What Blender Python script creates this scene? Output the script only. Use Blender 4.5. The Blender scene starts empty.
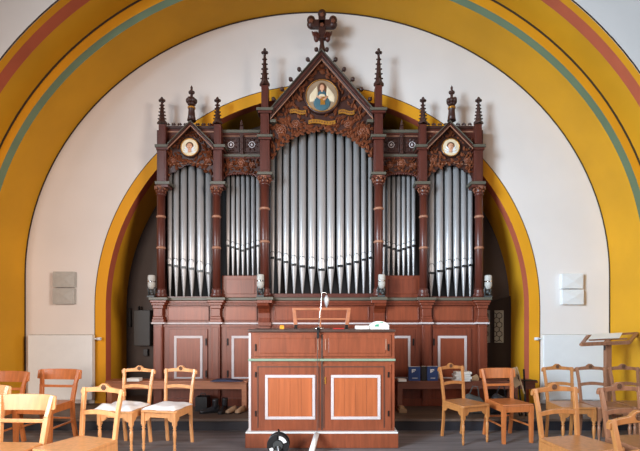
import bpy, bmesh, math, random
from mathutils import Vector, Matrix
PI = math.pi
F = 430.0            # focal length in pixels of the 640 px wide frame
EYE = 1.46
sc = bpy.context.scene
COL = sc.collection

# ------------------------------------------------------------------ camera, world, lights
cam = bpy.data.objects.new('camera', bpy.data.cameras.new('camera'))
COL.objects.link(cam)
cam.data.sensor_width = 36
cam.data.lens = F / 640 * 36
cam.data.shift_x = -6 / 640
cam.data.shift_y = 94.5 / 640
cam.data.clip_start = 0.05
cam.location = (0, 0, EYE)
cam.rotation_euler = (PI / 2, 0, 0)
sc.camera = cam
w = bpy.data.worlds.new('world'); sc.world = w; w.use_nodes = True
w.node_tree.nodes['Background'].inputs[0].default_value = (0.80, 0.86, 1.0, 1)
w.node_tree.nodes['Background'].inputs[1].default_value = 0.22
def area(name, loc, target, size, size_y, energy, color, spread=180):
    l = bpy.data.lights.new(name, 'AREA'); l.shape = 'RECTANGLE'; l.size = size; l.size_y = size_y
    l.energy = energy; l.color = color; l.spread = math.radians(spread)
    o = bpy.data.objects.new(name, l); COL.objects.link(o); o.location = loc
    o.rotation_euler = (Vector(target) - Vector(loc)).to_track_quat('-Z', 'Y').to_euler()
    return o
area('nave_window_light_left', (-6.4, -1.2, 3.6), (4.7, 6.4, 1.8), 3.0, 4.0, 410, (0.70, 0.86, 1.0), 70)
area('nave_window_light_far_left', (-5.2, -5.6, 2.6), (-1.8, 6.5, 1.2), 3.2, 3.0, 85, (1.0, 0.84, 0.74), 60)
area('nave_window_light_right', (6.2, -0.6, 3.6), (-3.8, 6.0, 1.4), 2.0, 3.0, 85, (1.0, 0.87, 0.76), 60)
sp = bpy.data.lights.new('sun_patch', 'SPOT'); sp.energy = 1500; sp.color = (1.0, 0.93, 0.82)
sp.spot_size = math.radians(14); sp.spot_blend = 0.35; sp.shadow_soft_size = 0.06
so = bpy.data.objects.new('sun_through_window', sp); COL.objects.link(so)
so.location = (3.6, -2.0, 5.2)
so.rotation_euler = (Vector((-2.5, 4.1, 0.5)) - Vector(so.location)).to_track_quat('-Z', 'Y').to_euler()
vs = sc.view_settings
vs.view_transform = 'Standard'; vs.look = 'None'; vs.gamma = 1; vs.exposure = 0.0; vs.use_curve_mapping = False

# ------------------------------------------------------------------ materials
def srgb(r, g, b):
    f = lambda c: (c / 255 / 12.92) if c / 255 <= 0.04045 else ((c / 255 + 0.055) / 1.055) ** 2.4
    return (f(r), f(g), f(b), 1)
def mat(name, col, rough=0.5, metal=0.0, var=0.0, scale=(8, 8, 8), bump=0.0, spec=0.5, detail=4, emis=None, dist=0.0):
    m = bpy.data.materials.new(name); m.use_nodes = True
    nt = m.node_tree; b = nt.nodes['Principled BSDF']
    c = srgb(*col)
    b.inputs['Base Color'].default_value = c
    b.inputs['Roughness'].default_value = rough
    b.inputs['Metallic'].default_value = metal
    b.inputs['Specular IOR Level'].default_value = spec
    tc = nt.nodes.new('ShaderNodeTexCoord'); mp = nt.nodes.new('ShaderNodeMapping')
    mp.inputs['Scale'].default_value = scale
    nz = nt.nodes.new('ShaderNodeTexNoise'); nz.inputs['Scale'].default_value = 1.0
    nz.inputs['Detail'].default_value = detail; nz.inputs['Distortion'].default_value = dist
    nt.links.new(tc.outputs['Object'], mp.inputs[0]); nt.links.new(mp.outputs[0], nz.inputs['Vector'])
    rp = nt.nodes.new('ShaderNodeValToRGB')
    v = var
    rp.color_ramp.elements[0].position = 0.3; rp.color_ramp.elements[1].position = 0.7
    rp.color_ramp.elements[0].color = tuple(x * (1 - v) for x in c[:3]) + (1,)
    rp.color_ramp.elements[1].color = tuple(min(1, x * (1 + v)) for x in c[:3]) + (1,)
    nt.links.new(nz.outputs['Fac'], rp.inputs[0]); nt.links.new(rp.outputs[0], b.inputs['Base Color'])
    if bump:
        bp = nt.nodes.new('ShaderNodeBump'); bp.inputs['Strength'].default_value = bump; bp.inputs['Distance'].default_value = 0.01
        nt.links.new(nz.outputs['Fac'], bp.inputs['Height']); nt.links.new(bp.outputs[0], b.inputs['Normal'])
    return m
VG = (30, 30, 2.2)
M = dict(
    plaster=mat('white_plaster', (226, 219, 214), 0.9, var=0.035, scale=(1.2, 1.2, 1.2), bump=0.05),
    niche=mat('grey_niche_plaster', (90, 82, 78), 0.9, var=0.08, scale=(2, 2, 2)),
    yellow=mat('ochre_wall_paint', (210, 150, 16), 0.75, var=0.09, scale=(1.1, 1.1, 1.1), bump=0.05),
    strip=mat('bright_ochre_paint', (220, 152, 14), 0.75, var=0.05, scale=(2, 2, 2)),
    redp=mat('brick_red_paint', (186, 92, 62), 0.8, var=0.08, scale=(3, 3, 3)),
    greenp=mat('sage_green_paint', (108, 130, 104), 0.8, var=0.08, scale=(3, 3, 3)),
    line=mat('dark_brown_line_paint', (62, 44, 30), 0.8, var=0.1),
    floor=mat('worn_grey_floorboards', (116, 110, 110), 0.6, var=0.3, scale=(1.4, 14, 3), bump=0.1),
    plat=mat('platform_boards', (104, 86, 74), 0.6, var=0.25, scale=(1.5, 14, 3), bump=0.1),
    riser=mat('platform_riser_dark', (42, 40, 46), 0.6, var=0.2, scale=(2, 2, 10)),
    case=mat('mahogany_stained_pine', (116, 54, 33), 0.36, var=0.2, scale=VG, bump=0.04, dist=.4),
    panel=mat('reddish_panel_wood', (132, 64, 38), 0.36, var=0.18, scale=VG, bump=0.03, dist=.6),
    upper=mat('dark_case_wood', (84, 40, 30), 0.36, var=0.22, scale=VG, bump=0.05, dist=.4),
    carve=mat('carved_walnut', (122, 68, 42), 0.42, var=0.25, scale=(25, 25, 25), bump=0.1),
    carvedk=mat('dark_carved_wood', (62, 34, 27), 0.42, var=0.25, scale=(25, 25, 25), bump=0.1),
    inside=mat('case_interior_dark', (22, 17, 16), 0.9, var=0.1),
    whiteline=mat('greyish_white_moulding', (196, 186, 186), 0.6, var=0.05),
    pinkline=mat('pink_gilt_moulding', (160, 112, 88), 0.5, var=0.08),
    gg=mat('grey_green_moulding', (88, 84, 72), 0.45, var=0.08),
    cgreen=mat('pale_green_moulding', (128, 150, 128), 0.45, var=0.06),
    gold=mat('old_gilding', (190, 132, 52), 0.35, metal=0.5, var=0.25, scale=(60, 60, 60)),
    pipe=mat('tin_pipe_metal', (186, 184, 184), 0.42, metal=0.5, var=0.07, scale=(14, 14, 1.3)),
    lip=mat('burnished_pipe_lip', (190, 190, 192), 0.40, metal=0.4, var=0.04),
    cons=mat('console_frame_wood', (132, 68, 42), 0.38, var=0.2, scale=(24, 24, 3), bump=0.04, dist=.5),
    consp=mat('console_panel_pine', (172, 94, 54), 0.36, var=0.18, scale=(16, 16, 1.1), bump=0.02, dist=.8),
    constop=mat('console_top_dark', (74, 54, 46), 0.4, var=0.15),
    lit_wood=mat('lit_chair_wood', (214, 152, 98), 0.34, var=0.13, scale=(30, 30, 5), bump=0.03),  # left chairs: paler tone, the sunlight on them is put into the colour
    orange=mat('orange_brown_beech', (184, 106, 56), 0.32, var=0.16, scale=(30, 30, 5), bump=0.03),
    honey=mat('shaded_honey_wood', (176, 116, 64), 0.34, var=0.16, scale=(30, 30, 5), bump=0.03),  # right chairs: darker copy, their shade is put into the colour
    brownc=mat('shaded_brown_wood', (146, 98, 70), 0.36, var=0.18, scale=(30, 30, 5), bump=0.03),  # browner copy with the right chairs' shade in its colour, shared by the lectern
    bench=mat('bench_pine', (168, 104, 70), 0.45, var=0.15, scale=(3, 30, 30), bump=0.03),
    benchd=mat('bench_dark_pine', (112, 62, 44), 0.5, var=0.15, scale=(3, 30, 30), bump=0.03),
    white=mat('white_enamel', (226, 228, 228), 0.4, var=0.02),
    greyw=mat('light_grey_plastic', (176, 174, 168), 0.6, var=0.07, scale=(20, 20, 20)),
    paper=mat('white_paper', (232, 230, 224), 0.8, var=0.03),
    cloth=mat('white_cloth', (232, 228, 228), 0.9, var=0.05, scale=(12, 12, 12), bump=0.3),
    black=mat('black_plastic', (22, 22, 24), 0.4, var=0.1),
    iron=mat('black_iron', (26, 24, 24), 0.5, metal=0.6, var=0.1),
    chrome=mat('chrome', (210, 210, 212), 0.15, metal=1.0),
    blue=mat('navy_cover', (34, 62, 116), 0.4, var=0.1),
    navy=mat('dark_blue_cloth', (52, 58, 84), 0.7, var=0.15),
    teal=mat('green_paper', (60, 150, 116), 0.6, var=0.05),
    redi=mat('red_folder', (176, 40, 34), 0.5, var=0.05),
    orangei=mat('orange_plastic', (240, 150, 30), 0.4, var=0.05),
    skin=mat('painted_skin', (208, 156, 124), 0.6, var=0.06),
    cream=mat('painted_cream', (222, 204, 172), 0.6, var=0.08),
    tan=mat('painted_tan_ground', (146, 122, 96), 0.6, var=0.1),
    robe=mat('painted_blue_robe', (54, 92, 104), 0.6, var=0.15),
    hair=mat('painted_brown_hair', (96, 60, 36), 0.6, var=0.1),
    glass=mat('old_leaded_glass', (176, 178, 168), 0.25, var=0.12, scale=(6, 6, 6)),
    doorwood=mat('dark_door_wood', (38, 26, 26), 0.5, var=0.15, scale=VG),
    leather=mat('black_leather', (40, 38, 40), 0.35, var=0.15),
    tanshoe=mat('tan_leather', (196, 156, 120), 0.5, var=0.15),
    box=mat('dark_grey_box', (58, 60, 60), 0.5, var=0.05),
    kraft=mat('brown_paper', (170, 138, 104), 0.8, var=0.1),
    tapef=mat('grey_fabric', (86, 88, 86), 0.9, var=0.15),
)

# ------------------------------------------------------------------ mesh helpers
def P(px, py, Y):
    """a point of the place, from its direction in the frame and its distance Y"""
    return Vector(((px - 326) * Y / F, Y, EYE + (320 - py) * Y / F))
class MB:
    def __init__(s): s.b = bmesh.new(); s.mi = 0
    def _set(s, faces):
        for f in faces: f.material_index = s.mi
    def box(s, x0, x1, y0, y1, z0, z1, rot=None):
        vs = [s.b.verts.new((x, y, z)) for x in (x0, x1) for y in (y0, y1) for z in (z0, z1)]
        if rot is not None:
            for v in vs: v.co = rot @ v.co
        idx = [(0, 1, 3, 2), (4, 6, 7, 5), (0, 4, 5, 1), (2, 3, 7, 6), (0, 2, 6, 4), (1, 5, 7, 3)]
        s._set([s.b.faces.new([vs[i] for i in q]) for q in idx]); return s
    def pb(s, x0, x1, y0, y1, Y, d):
        """box whose front face spans the given frame extents at distance Y, going back by d"""
        a = P(x0, y1, Y); b = P(x1, y0, Y)
        return s.box(a.x, b.x, Y, Y + d, a.z, b.z)
    def prism(s, pts, Y0, Y1):
        """polygon of (x,z) points extruded from Y0 to Y1"""
        f = [s.b.verts.new((x, Y0, z)) for x, z in pts]; g = [s.b.verts.new((x, Y1, z)) for x, z in pts]
        n = len(pts); fs = [s.b.faces.new(f), s.b.faces.new(g[::-1])]
        for i in range(n): fs.append(s.b.faces.new([f[i], g[i], g[(i + 1) % n], f[(i + 1) % n]]))
        s._set(fs); return s
    def pprism(s, pts, Y, d, ):
        return s.prism([(P(x, y, Y).x, P(x, y, Y).z) for x, y in pts], Y, Y + d)
    def beam(s, a, b, w, d=None, up=(0, 0, 1), w2=None, d2=None):
        a = Vector(a); b = Vector(b); d = d or w; w2 = w2 or w; d2 = d2 or d
        t = (b - a).normalized(); u = Vector(up)
        if abs(t.dot(u)) > 0.98: u = Vector((0, 1, 0))
        r = t.cross(u).normalized(); q = r.cross(t).normalized()
        A = [s.b.verts.new(a + r * i * w / 2 + q * j * d / 2) for i, j in ((-1, -1), (1, -1), (1, 1), (-1, 1))]
        B = [s.b.verts.new(b + r * i * w2 / 2 + q * j * d2 / 2) for i, j in ((-1, -1), (1, -1), (1, 1), (-1, 1))]
        fs = [s.b.faces.new(A[::-1]), s.b.faces.new(B)]
        for i in range(4): fs.append(s.b.faces.new([A[i], A[(i + 1) % 4], B[(i + 1) % 4], B[i]]))
        s._set(fs); return s
    def lathe(s, c, prof, n=16, axis='z', sm=True):
        """profile [(r,h)...] turned about an axis through c"""
        c = Vector(c); rings = []
        for r, h in prof:
            ring = []
            for k in range(n):
                a = 2 * PI * k / n; x, y = max(r, 1e-4) * math.cos(a), max(r, 1e-4) * math.sin(a)
                p = {'z': (x, y, h), 'y': (x, h, y), 'x': (h, x, y)}[axis]
                ring.append(s.b.verts.new(c + Vector(p)))
            rings.append(ring)
        fs = []
        for A, B in zip(rings, rings[1:]):
            for k in range(n):
                f = s.b.faces.new([A[k], A[(k + 1) % n], B[(k + 1) % n], B[k]]); f.smooth = sm; fs.append(f)
        fs.append(s.b.faces.new(rings[0][::-1])); fs.append(s.b.faces.new(rings[-1])); s._set(fs); return s
    def ball(s, c, r, sc_=(1, 1, 1), n=10, rot=None):
        m = Matrix.Translation(Vector(c)) @ (rot.to_4x4() if rot is not None else Matrix()) @ Matrix.Diagonal((r * sc_[0], r * sc_[1], r * sc_[2], 1))
        res = bmesh.ops.create_uvsphere(s.b, u_segments=n, v_segments=max(5, n // 2 + 1), radius=1, matrix=m)
        fs = {f for v in res['verts'] for f in v.link_faces}
        for f in fs: f.smooth = True
        s._set(fs); return s
    def tube(s, pts, r, n=8, closed=False):
        pts = [Vector(p) for p in pts]; rings = []; L = len(pts)
        rr = r if isinstance(r, (list, tuple)) else [r] * L
        for i, p in enumerate(pts):
            t = (pts[(i + 1) % L if closed else min(i + 1, L - 1)] - pts[(i - 1) if closed else max(i - 1, 0)]).normalized()
            u = Vector((0, 1, 0)) if abs(t.y) < 0.9 else Vector((0, 0, 1))
            a = t.cross(u).normalized(); b = t.cross(a).normalized()
            rings.append([s.b.verts.new(p + rr[i] * (a * math.cos(2 * PI * k / n) + b * math.sin(2 * PI * k / n))) for k in range(n)])
        fs = []
        pairs = list(zip(rings, rings[1:])) + ([(rings[-1], rings[0])] if closed else [])
        for A, B in pairs:
            for k in range(n):
                f = s.b.faces.new([A[k], A[(k + 1) % n], B[(k + 1) % n], B[k]]); f.smooth = True; fs.append(f)
        if not closed: fs += [s.b.faces.new(rings[0][::-1]), s.b.faces.new(rings[-1])]
        s._set(fs); return s
    def leaf(s, c, L, W, ang, h=0.012):
        """a carved leaf in the XZ plane, raised towards the viewer side (-Y)"""
        c = Vector(c); t = Vector((math.cos(ang), 0, math.sin(ang))); n = Vector((-math.sin(ang), 0, math.cos(ang)))
        o = Vector((0, -1, 0))
        prof = [(0, 0.0), (0.25, 0.8), (0.5, 1.0), (0.78, 0.62), (1, 0.0)]
        mid = [s.b.verts.new(c + t * L * q + o * (h * (0.6 + math.sin(q * PI)))) for q, _ in prof]
        fs = []
        for sg in (1, -1):
            e = [mid[0]] + [s.b.verts.new(c + t * L * q + n * sg * W / 2 * v + o * h * 0.35) for q, v in prof[1:-1]] + [mid[-1]]
            g = [s.b.verts.new(c + t * L * q + n * sg * W / 2 * v * 0.9 - o * h * 0.6) for q, v in prof[1:-1]]
            for i in range(len(prof) - 1):
                q = [mid[i]]
                for v in (mid[i + 1], e[i + 1], e[i]):
                    if v not in q: q.append(v)
                if len(q) >= 3:
                    f = s.b.faces.new(q if sg < 0 else q[::-1]); fs.append(f)
            for i in range(len(g) - 1):
                fs.append(s.b.faces.new([e[i + 1], e[i + 2], g[i + 1], g[i]]))
        s._set(fs); return s
    def rosette(s, c, r, n=6):
        c = Vector(c)
        for k in range(n):
            a = 2 * PI * k / n
            s.ball(c + Vector((math.cos(a) * r * .6, 0, math.sin(a) * r * .6)), r * .42, (1, .5, 1), 8)
        s.ball(c + Vector((0, -r * .15, 0)), r * .38, (1, .8, 1), 8); return s
    def ring(s, c, R, r, n=24, m=6):
        c = Vector(c)
        s.tube([c + Vector((R * math.cos(2 * PI * k / n), 0, R * math.sin(2 * PI * k / n))) for k in range(n)], r, m, True); return s
    def disc(s, c, R, d, n=28, axis='y'):
        return s.lathe(c, [(R, 0), (R, d)], n, axis, sm=False)
    def build(s, name, mats, parent=None, bevel=0.0, sub=0, origin=None):
        bmesh.ops.recalc_face_normals(s.b, faces=s.b.faces[:])
        me = bpy.data.meshes.new(name)
        if origin is not None: bmesh.ops.translate(s.b, verts=s.b.verts[:], vec=-Vector(origin))
        s.b.to_mesh(me); s.b.free()
        if not isinstance(mats, (list, tuple)): mats = [mats]
        for m in mats: me.materials.append(M[m])
        o = bpy.data.objects.new(name, me); COL.objects.link(o)
        if origin is not None: o.location = origin
        if parent is not None: o.parent = parent
        if bevel:
            md = o.modifiers.new('bevel', 'BEVEL'); md.width = bevel; md.segments = 2; md.limit_method = 'ANGLE'
        if sub:
            md = o.modifiers.new('sub', 'SUBSURF'); md.levels = sub; md.render_levels = sub
        return o
def thing(name, label, cat, loc=(0, 0, 0), rotz=0, group=None):
    o = bpy.data.objects.new(name, None); COL.objects.link(o); o.empty_display_size = 0.1
    o.location = loc; o.rotation_euler = (0, 0, rotz); o['label'] = label; o['category'] = cat
    if group: o['group'] = group
    return o
def tag(o, label, cat, group=None):
    o['label'] = label; o['category'] = cat
    if group: o['group'] = group
    return o
def struct(o): o['kind'] = 'structure'; return o
def copy_tree(o, parent=None):
    c = o.copy(); COL.objects.link(c); c.parent = parent
    for ch in list(o.children): copy_tree(ch, c)
    return c

# ------------------------------------------------------------------ the setting
YW = F / 64        # white east wall
YG = F / 71.7      # face of the inner arch order
YO = F / 80.2      # nave side wall
YN = F / 58        # back of the organ niche
YP = F / 76        # platform edge
PH = 0.16          # platform height
XA = -0.135        # axis of the arches
def ell(a, b, zc, z0, n=72, cx=XA):
    pts = [(cx - a, z0)] + [(cx - a * math.cos(PI * k / n), zc + b * math.sin(PI * k / n)) for k in range(n + 1)] + [(cx + a, z0)]
    return pts
def scaled(f, a, b, zc, z0=0, n=72): return ell(a * f, b * f, zc, z0, n)
A1, B1, Z1 = 4.575, 4.125, 2.15
def prof1(e=0, z0=0): return ell(A1 + e, B1 + e, Z1, z0)
A2_, B2_, Z2_ = 346.3 / 71.7, 321.7 / 71.7, 2.076
def prof2(e=0, z0=0): return ell(A2_ + e, B2_ + e, Z2_, z0)
RN, ZN = 211.5 / 64, 1.66
def profn(e=0, z0=PH): return ell(RN + e, RN + e, ZN, z0)
def strip(name, mt, pa, ya, pb_, yb, smooth=True):
    m = MB()
    A = [m.b.verts.new((x, ya, z)) for x, z in pa]; B = [m.b.verts.new((x, yb, z)) for x, z in pb_]
    for i in range(len(A) - 1):
        f = m.b.faces.new([A[i], A[i + 1], B[i + 1], B[i]]); f.smooth = smooth
    return struct(m.build(name, mt))
def wall_with_arch(name, mt, prof, y, x0, x1, z0, z1, thick=0.0):
    """a wall plane with an arched opening"""
    m = MB(); outer = []
    cx = XA
    for i, (x, z) in enumerate(prof):
        if i == 0: outer.append((x0, z0)); continue
        if i == len(prof) - 1: outer.append((x1, z0)); continue
        dx, dz = x - cx, z - Z1
        if abs(dx) < 1e-6: outer.append((cx, z1)); continue
        t = min((x1 - cx) / dx if dx > 0 else (x0 - cx) / dx, (z1 - Z1) / dz if dz > 1e-6 else 1e9)
        outer.append((cx + dx * t, Z1 + dz * t))
    A = [m.b.verts.new((x, y, z)) for x, z in prof]; B = [m.b.verts.new((x, y, z)) for x, z in outer]
    for i in range(len(A) - 1): m.b.faces.new([A[i], A[i + 1], B[i + 1], B[i]])
    m.b.faces.new([m.b.verts.new(v) for v in ((x0, y, z1), (x0, y, z1 + .01), (x1, y, z1 + .01), (x1, y, z1))])
    # corners of the rectangle
    for sx, xx in ((-1, x0), (1, x1)):
        side = [i for i in range(len(outer)) if abs(outer[i][0] - xx) < 1e-5 and outer[i][1] < z1 - 1e-5]
        top = [i for i in range(len(outer)) if abs(outer[i][1] - z1) < 1e-5]
        if not side or not top: continue
        i, j = (max(side), min(top)) if sx < 0 else (min(side), max(top))
        c = m.b.verts.new((xx, y, z1)); m.b.faces.new([B[i], c, B[j]])
    return struct(m.build(name, mt))

m = MB(); m.box(-7, 7, -6, YP + .06, -0.1, 0); struct(m.build('floor', 'floor'))
m = MB(); m.box(-7.1, 7.1, -6.5, YO, 8.2, 8.3); struct(m.build('ceiling', 'plaster'))
m = MB(); m.box(-7.1, -7, -6.5, YO, 0, 8.2); struct(m.build('wall_left', 'plaster'))
m = MB(); m.box(7, 7.1, -6.5, YO, 0, 8.2); struct(m.build('wall_right', 'plaster'))
# stage floor of the organ
m = MB(); m.box(XA - A1, XA + A1, YP + .03, YN + .1, 0.0, PH - .02); struct(m.build('trim_1', 'riser'))
m = MB(); m.box(XA - A1, XA + A1, YP, YN + .1, PH - .035, PH)
struct(m.build('trim_2', 'plat', bevel=.006))
# east wall with the niche
wall_with_arch('wall_back', 'plaster', profn(0), YW, XA - 4.9, XA + 4.9, PH, 6.9)
strip('trim_3', 'strip', profn(0), YW - .004, profn(10.5 / 64), YW - .004)
strip('trim_4', 'line', profn(10.5 / 64), YW - .003, profn(11.3 / 64), YW - .003)
YR = F / 62.5
strip('trim_5', 'redp', profn(0), YW - .004, profn(0), YR)
strip('trim_6', 'yellow', profn(0), YR, profn(0), YN)
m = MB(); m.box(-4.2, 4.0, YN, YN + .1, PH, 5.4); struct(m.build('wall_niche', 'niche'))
# inner arch order
strip('wall_arch_inner', 'yellow', prof1(), YG, prof1(), YW)
strip('trim_7', 'line', prof1(-.022), YW - .004, prof1(.0), YW - .004)
strip('trim_8', 'greenp', prof1(0), YG, prof1(.105), YG)
strip('trim_9', 'strip', prof1(.105), YG, prof2(.0), YG)
# outer order
strip('trim_10', 'line', prof2(-.03), YG - .004, prof2(0), YG - .004)
y1, y2 = F / 76.6, F / 78.8
strip('wall_arch_outer', 'yellow', prof2(), y1, prof2(), YG)
strip('trim_11', 'redp', prof2(), y2, prof2(), y1)
strip('trim_12', 'strip', prof2(), YO, prof2(), y2)
wall_with_arch('wall_nave', 'plaster', prof2(), YO, -7, 7, 0, 8.2)
strip('trim_13', 'line', prof2(0), YO - .004, prof2(.02), YO - .004)

# door with leaded lights at the back of the niche
dr = MB().pprism([(480, 403), (513, 403), (513, 295), (480, 306)], YN - .05, .05).build('door_1', 'doorwood'); struct(dr)
for x0, x1 in ((485.5, 490.5), (494, 504)):
    MB().pb(x0, x1, 310, 343, YN - .056, .008).build('pane', 'glass', dr)
    m = MB(); a = P(x0, 343, YN - .06); b = P(x1, 310, YN - .06)
    r = .052; dxh = r * 3 ** .5
    row = 0; z = a.z
    while z < b.z + r:
        x = a.x + (dxh / 2 if row % 2 else 0)
        while x < b.x + dxh:
            for k in range(6):
                p = Vector((x + r * math.sin(PI / 3 * k), YN - .06, z + r * math.cos(PI / 3 * k)))
                q = Vector((x + r * math.sin(PI / 3 * (k + 1)), YN - .06, z + r * math.cos(PI / 3 * (k + 1))))
                if a.x <= min(p.x, q.x) and max(p.x, q.x) <= b.x and a.z <= min(p.z, q.z) and max(p.z, q.z) <= b.z:
                    m.beam(p, q, .010, .010)
            x += dxh
        z += r * 1.5; row += 1
    m.beam((a.x, YN - .06, a.z), (b.x, YN - .06, a.z), .01); m.beam((a.x, YN - .06, b.z), (b.x, YN - .06, b.z), .01)
    m.beam((a.x, YN - .06, a.z), (a.x, YN - .06, b.z), .01); m.beam((b.x, YN - .06, a.z), (b.x, YN - .06, b.z), .01)
    m.build('lead_lattice', 'black', dr)

# ------------------------------------------------------------------ the organ
YF = F / 66        # front of the case
org = thing('pipe_organ', 'tall neo-gothic pipe organ with carved wooden gables and silver front pipes in the wall niche', 'organ',
            (-.086, YF + .3, PH))
bpy.context.view_layer.update()
def ob(mb, name, mats, parent=None, bevel=0.0, sub=0):
    """build in place, then hang under the organ (or one of its parts) without moving"""
    o = mb.build(name, mats, None, bevel, sub)
    o.parent = parent or org
    o.matrix_parent_inverse = Matrix.Translation(-org.location)
    return o
def ob2(mb, name, mats, part, bevel=0.0):
    o = mb.build(name, mats, None, bevel)
    o.parent = part
    return o
zfl = lambda: PH
# --- lower case
ZB = 412
def zpy(z, Y): return 320 - (z - EYE) * F / Y
m = MB(); a = P(156, 300, YF); b = P(484, 300, YF)
m.box(a.x, b.x, YF, YN - .12, PH, a.z - .005)
ob(m, 'lower_case', 'case')
m = MB(); m.box(P(156, 0, YF).x, P(484, 0, YF).x, YF - .03, YF, PH, PH + .12); ob(m, 'base_board', 'case', bevel=.005)
# cornice (grey green lip over wood) and the white line below
for (x0, x1, dy) in ((149, 490, 0),):
    m = MB(); m.pb(x0 + 4, x1 - 3, 297.5, 300.5, YF - .10, .35); ob(m, 'cornice', 'gg', bevel=.008)
    m = MB(); m.pb(x0 + 5, x1 - 4, 300.5, 303, YF - .07, .08); m.pb(x0 + 6, x1 - 5, 303, 305, YF - .045, .05)
    ob(m, 'cornice_moulding', 'case', bevel=.006)
m = MB(); m.pb(155, 485, 322.6, 324.2, YF - .035, .04); ob(m, 'string_course', 'whiteline', bevel=.003)
m = MB(); m.pb(156, 484, 324.4, 327, YF - .02, .03); ob(m, 'string_moulding', 'case', bevel=.004)
# recessed-look upper panels of the lower case
for x0, x1 in ((167, 209), (224, 257), (274, 369), (386, 419), (433, 473)):
    m = MB(); m.pb(x0, x1, 306.5, 320.5, YF - .012, .02); ob(m, 'upper_panel', 'panel', bevel=.008)
    m = MB()
    for q in ((x0, x1, 306, 307), (x0, x1, 320, 321), (x0, x0 + 1, 307, 320), (x1 - 1, x1, 307, 320)): m.pb(*q, YF - .022, .02)
    ob(m, 'panel_moulding', 'case', bevel=.004)
# doors with white framed panels
def door(x0, x1, wx0, wx1, hx):
    y0, y1 = 329, 388
    d = MB().pb(x0, x1, y0, y1, YF - .022, .03).build('door', 'case', bevel=.004) if False else None
    d = ob(MB().pb(x0, x1, y0, y1, YF - .022, .03), 'door', 'case', bevel=.004)
    f = MB(); y2, y3 = 335.8, 379.6; t = 2.5
    for q in ((wx0, wx1, y2, y2 + t), (wx0, wx1, y3 - t, y3), (wx0, wx0 + t, y2 + t, y3 - t), (wx1 - t, wx1, y2 + t, y3 - t)): f.pb(*q, YF - .034, .02)
    o = f.build('panel_frame', 'whiteline', None, .003); o.parent = d; o.matrix_parent_inverse = Matrix()
    o2 = MB().pb(wx0 + t, wx1 - t, y2 + t, y3 - t, YF - .026, .01).build('door_panel', 'panel'); o2.parent = d
    for hy in (342, 374):
        h = MB().pb(hx - .7, hx + .7, hy - 3.5, hy + 3.5, YF - .036, .02).build('hinge', 'iron', None, .002); h.parent = d
    return d
# parts under a part: the part sits at the world origin (its offset is in the inverse), so children need none
door(169, 207.5, 174, 202.5, 206); door(226.5, 257, 231.5, 253, 227.5)
door(385, 415, 390, 410.5, 413.5); door(433, 471.5, 438, 467, 434)
# pilasters + stepped capitals below the columns
def pilaster(xc, w, cw):
    m = MB(); m.pb(xc - w / 2, xc + w / 2, 322, 405, YF - .05, .06); m.pb(xc - w / 2 + 1.2, xc + w / 2 - 1.2, 327, 400, YF - .06, .02)
    p = ob(m, 'pilaster', 'case', bevel=.005)
    m = MB()
    for y0, y1, k, pr in ((300, 302.5, .96, .16), (302.5, 305, .80, .13), (305, 308.5, .64, .10), (308.5, 316.5, .54, .08), (316.5, 319, .62, .09), (319, 322.2, .7, .10)):
        m.pb(xc - cw / 2 * k, xc + cw / 2 * k, y0, y1, YF - pr, pr + .02)
    o = m.build('pilaster_capital', 'case', None, .006); o.parent = p
    o = MB().pb(xc - cw / 2 - 1, xc + cw / 2 + 1, 297.2, 300, YF - .19, .2).build('capital_lip', 'gg', None, .006); o.parent = p
    o = MB().pb(xc - cw / 2 * .8, xc + cw / 2 * .8, 322.2, 324, YF - .09, .06).build('pilaster_band', 'whiteline', None, .003); o.parent = p
for xc in (157.8, 215.5, 427, 482.8): pilaster(xc, 9, 17)
# console brackets (S-curved) under the centre columns
def bracket(xc, sg):
    a = P(xc, 0, YF).x
    z = lambda py: P(0, py, YF).z
    m = MB(); hw = .085
    prof = [(YF + .01, z(326)), (YF - .05, z(326)), (YF - .06, z(322)), (YF - .04, z(318)), (YF - .045, z(313)), (YF - .09, z(309)), (YF - .17, z(306)), (YF - .19, z(302)), (YF + .01, z(302))]
    va = [m.b.verts.new((a - hw, y, zz)) for y, zz in prof]; vb = [m.b.verts.new((a + hw, y, zz)) for y, zz in prof]
    n = len(prof); m.b.faces.new(va); m.b.faces.new(vb[::-1])
    for i in range(n): m.b.faces.new([va[i], vb[i], vb[(i + 1) % n], va[(i + 1) % n]])
    m.pb(xc - 6.5, xc + 6.5, 322, 326, YF - .08, .09)
    p = ob(m, 'bracket', 'case', bevel=.006)
    o = MB().pb(xc - 7.5, xc + 7.5, 300, 303, YF - .20, .2).build('bracket_plate', 'case', None, .005); o.parent = p
    o = MB().pb(xc - 8.5, xc + 8.5, 296.8, 300, YF - .22, .24).build('bracket_lip', 'gg', None, .006); o.parent = p
bracket(264.5, -1); bracket(379, 1)
for xc in (264.5, 379):
    ob(MB().pb(xc - 6, xc + 6, 326, 405, YF - .04, .05), 'pilaster', 'case', bevel=.005)

# --- upper case: dark back of the pipe field and side walls
a = P(156, 297, YF); b = P(484, 297, YF)
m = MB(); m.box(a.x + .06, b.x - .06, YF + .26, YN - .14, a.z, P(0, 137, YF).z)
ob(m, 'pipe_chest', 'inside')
m = MB(); m.box(P(272, 0, YF).x, P(371, 0, YF).x, YF + .26, YF + .4, P(0, 137, YF).z, P(0, 112, YF).z); ob(m, 'tower_back', 'inside')
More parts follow.
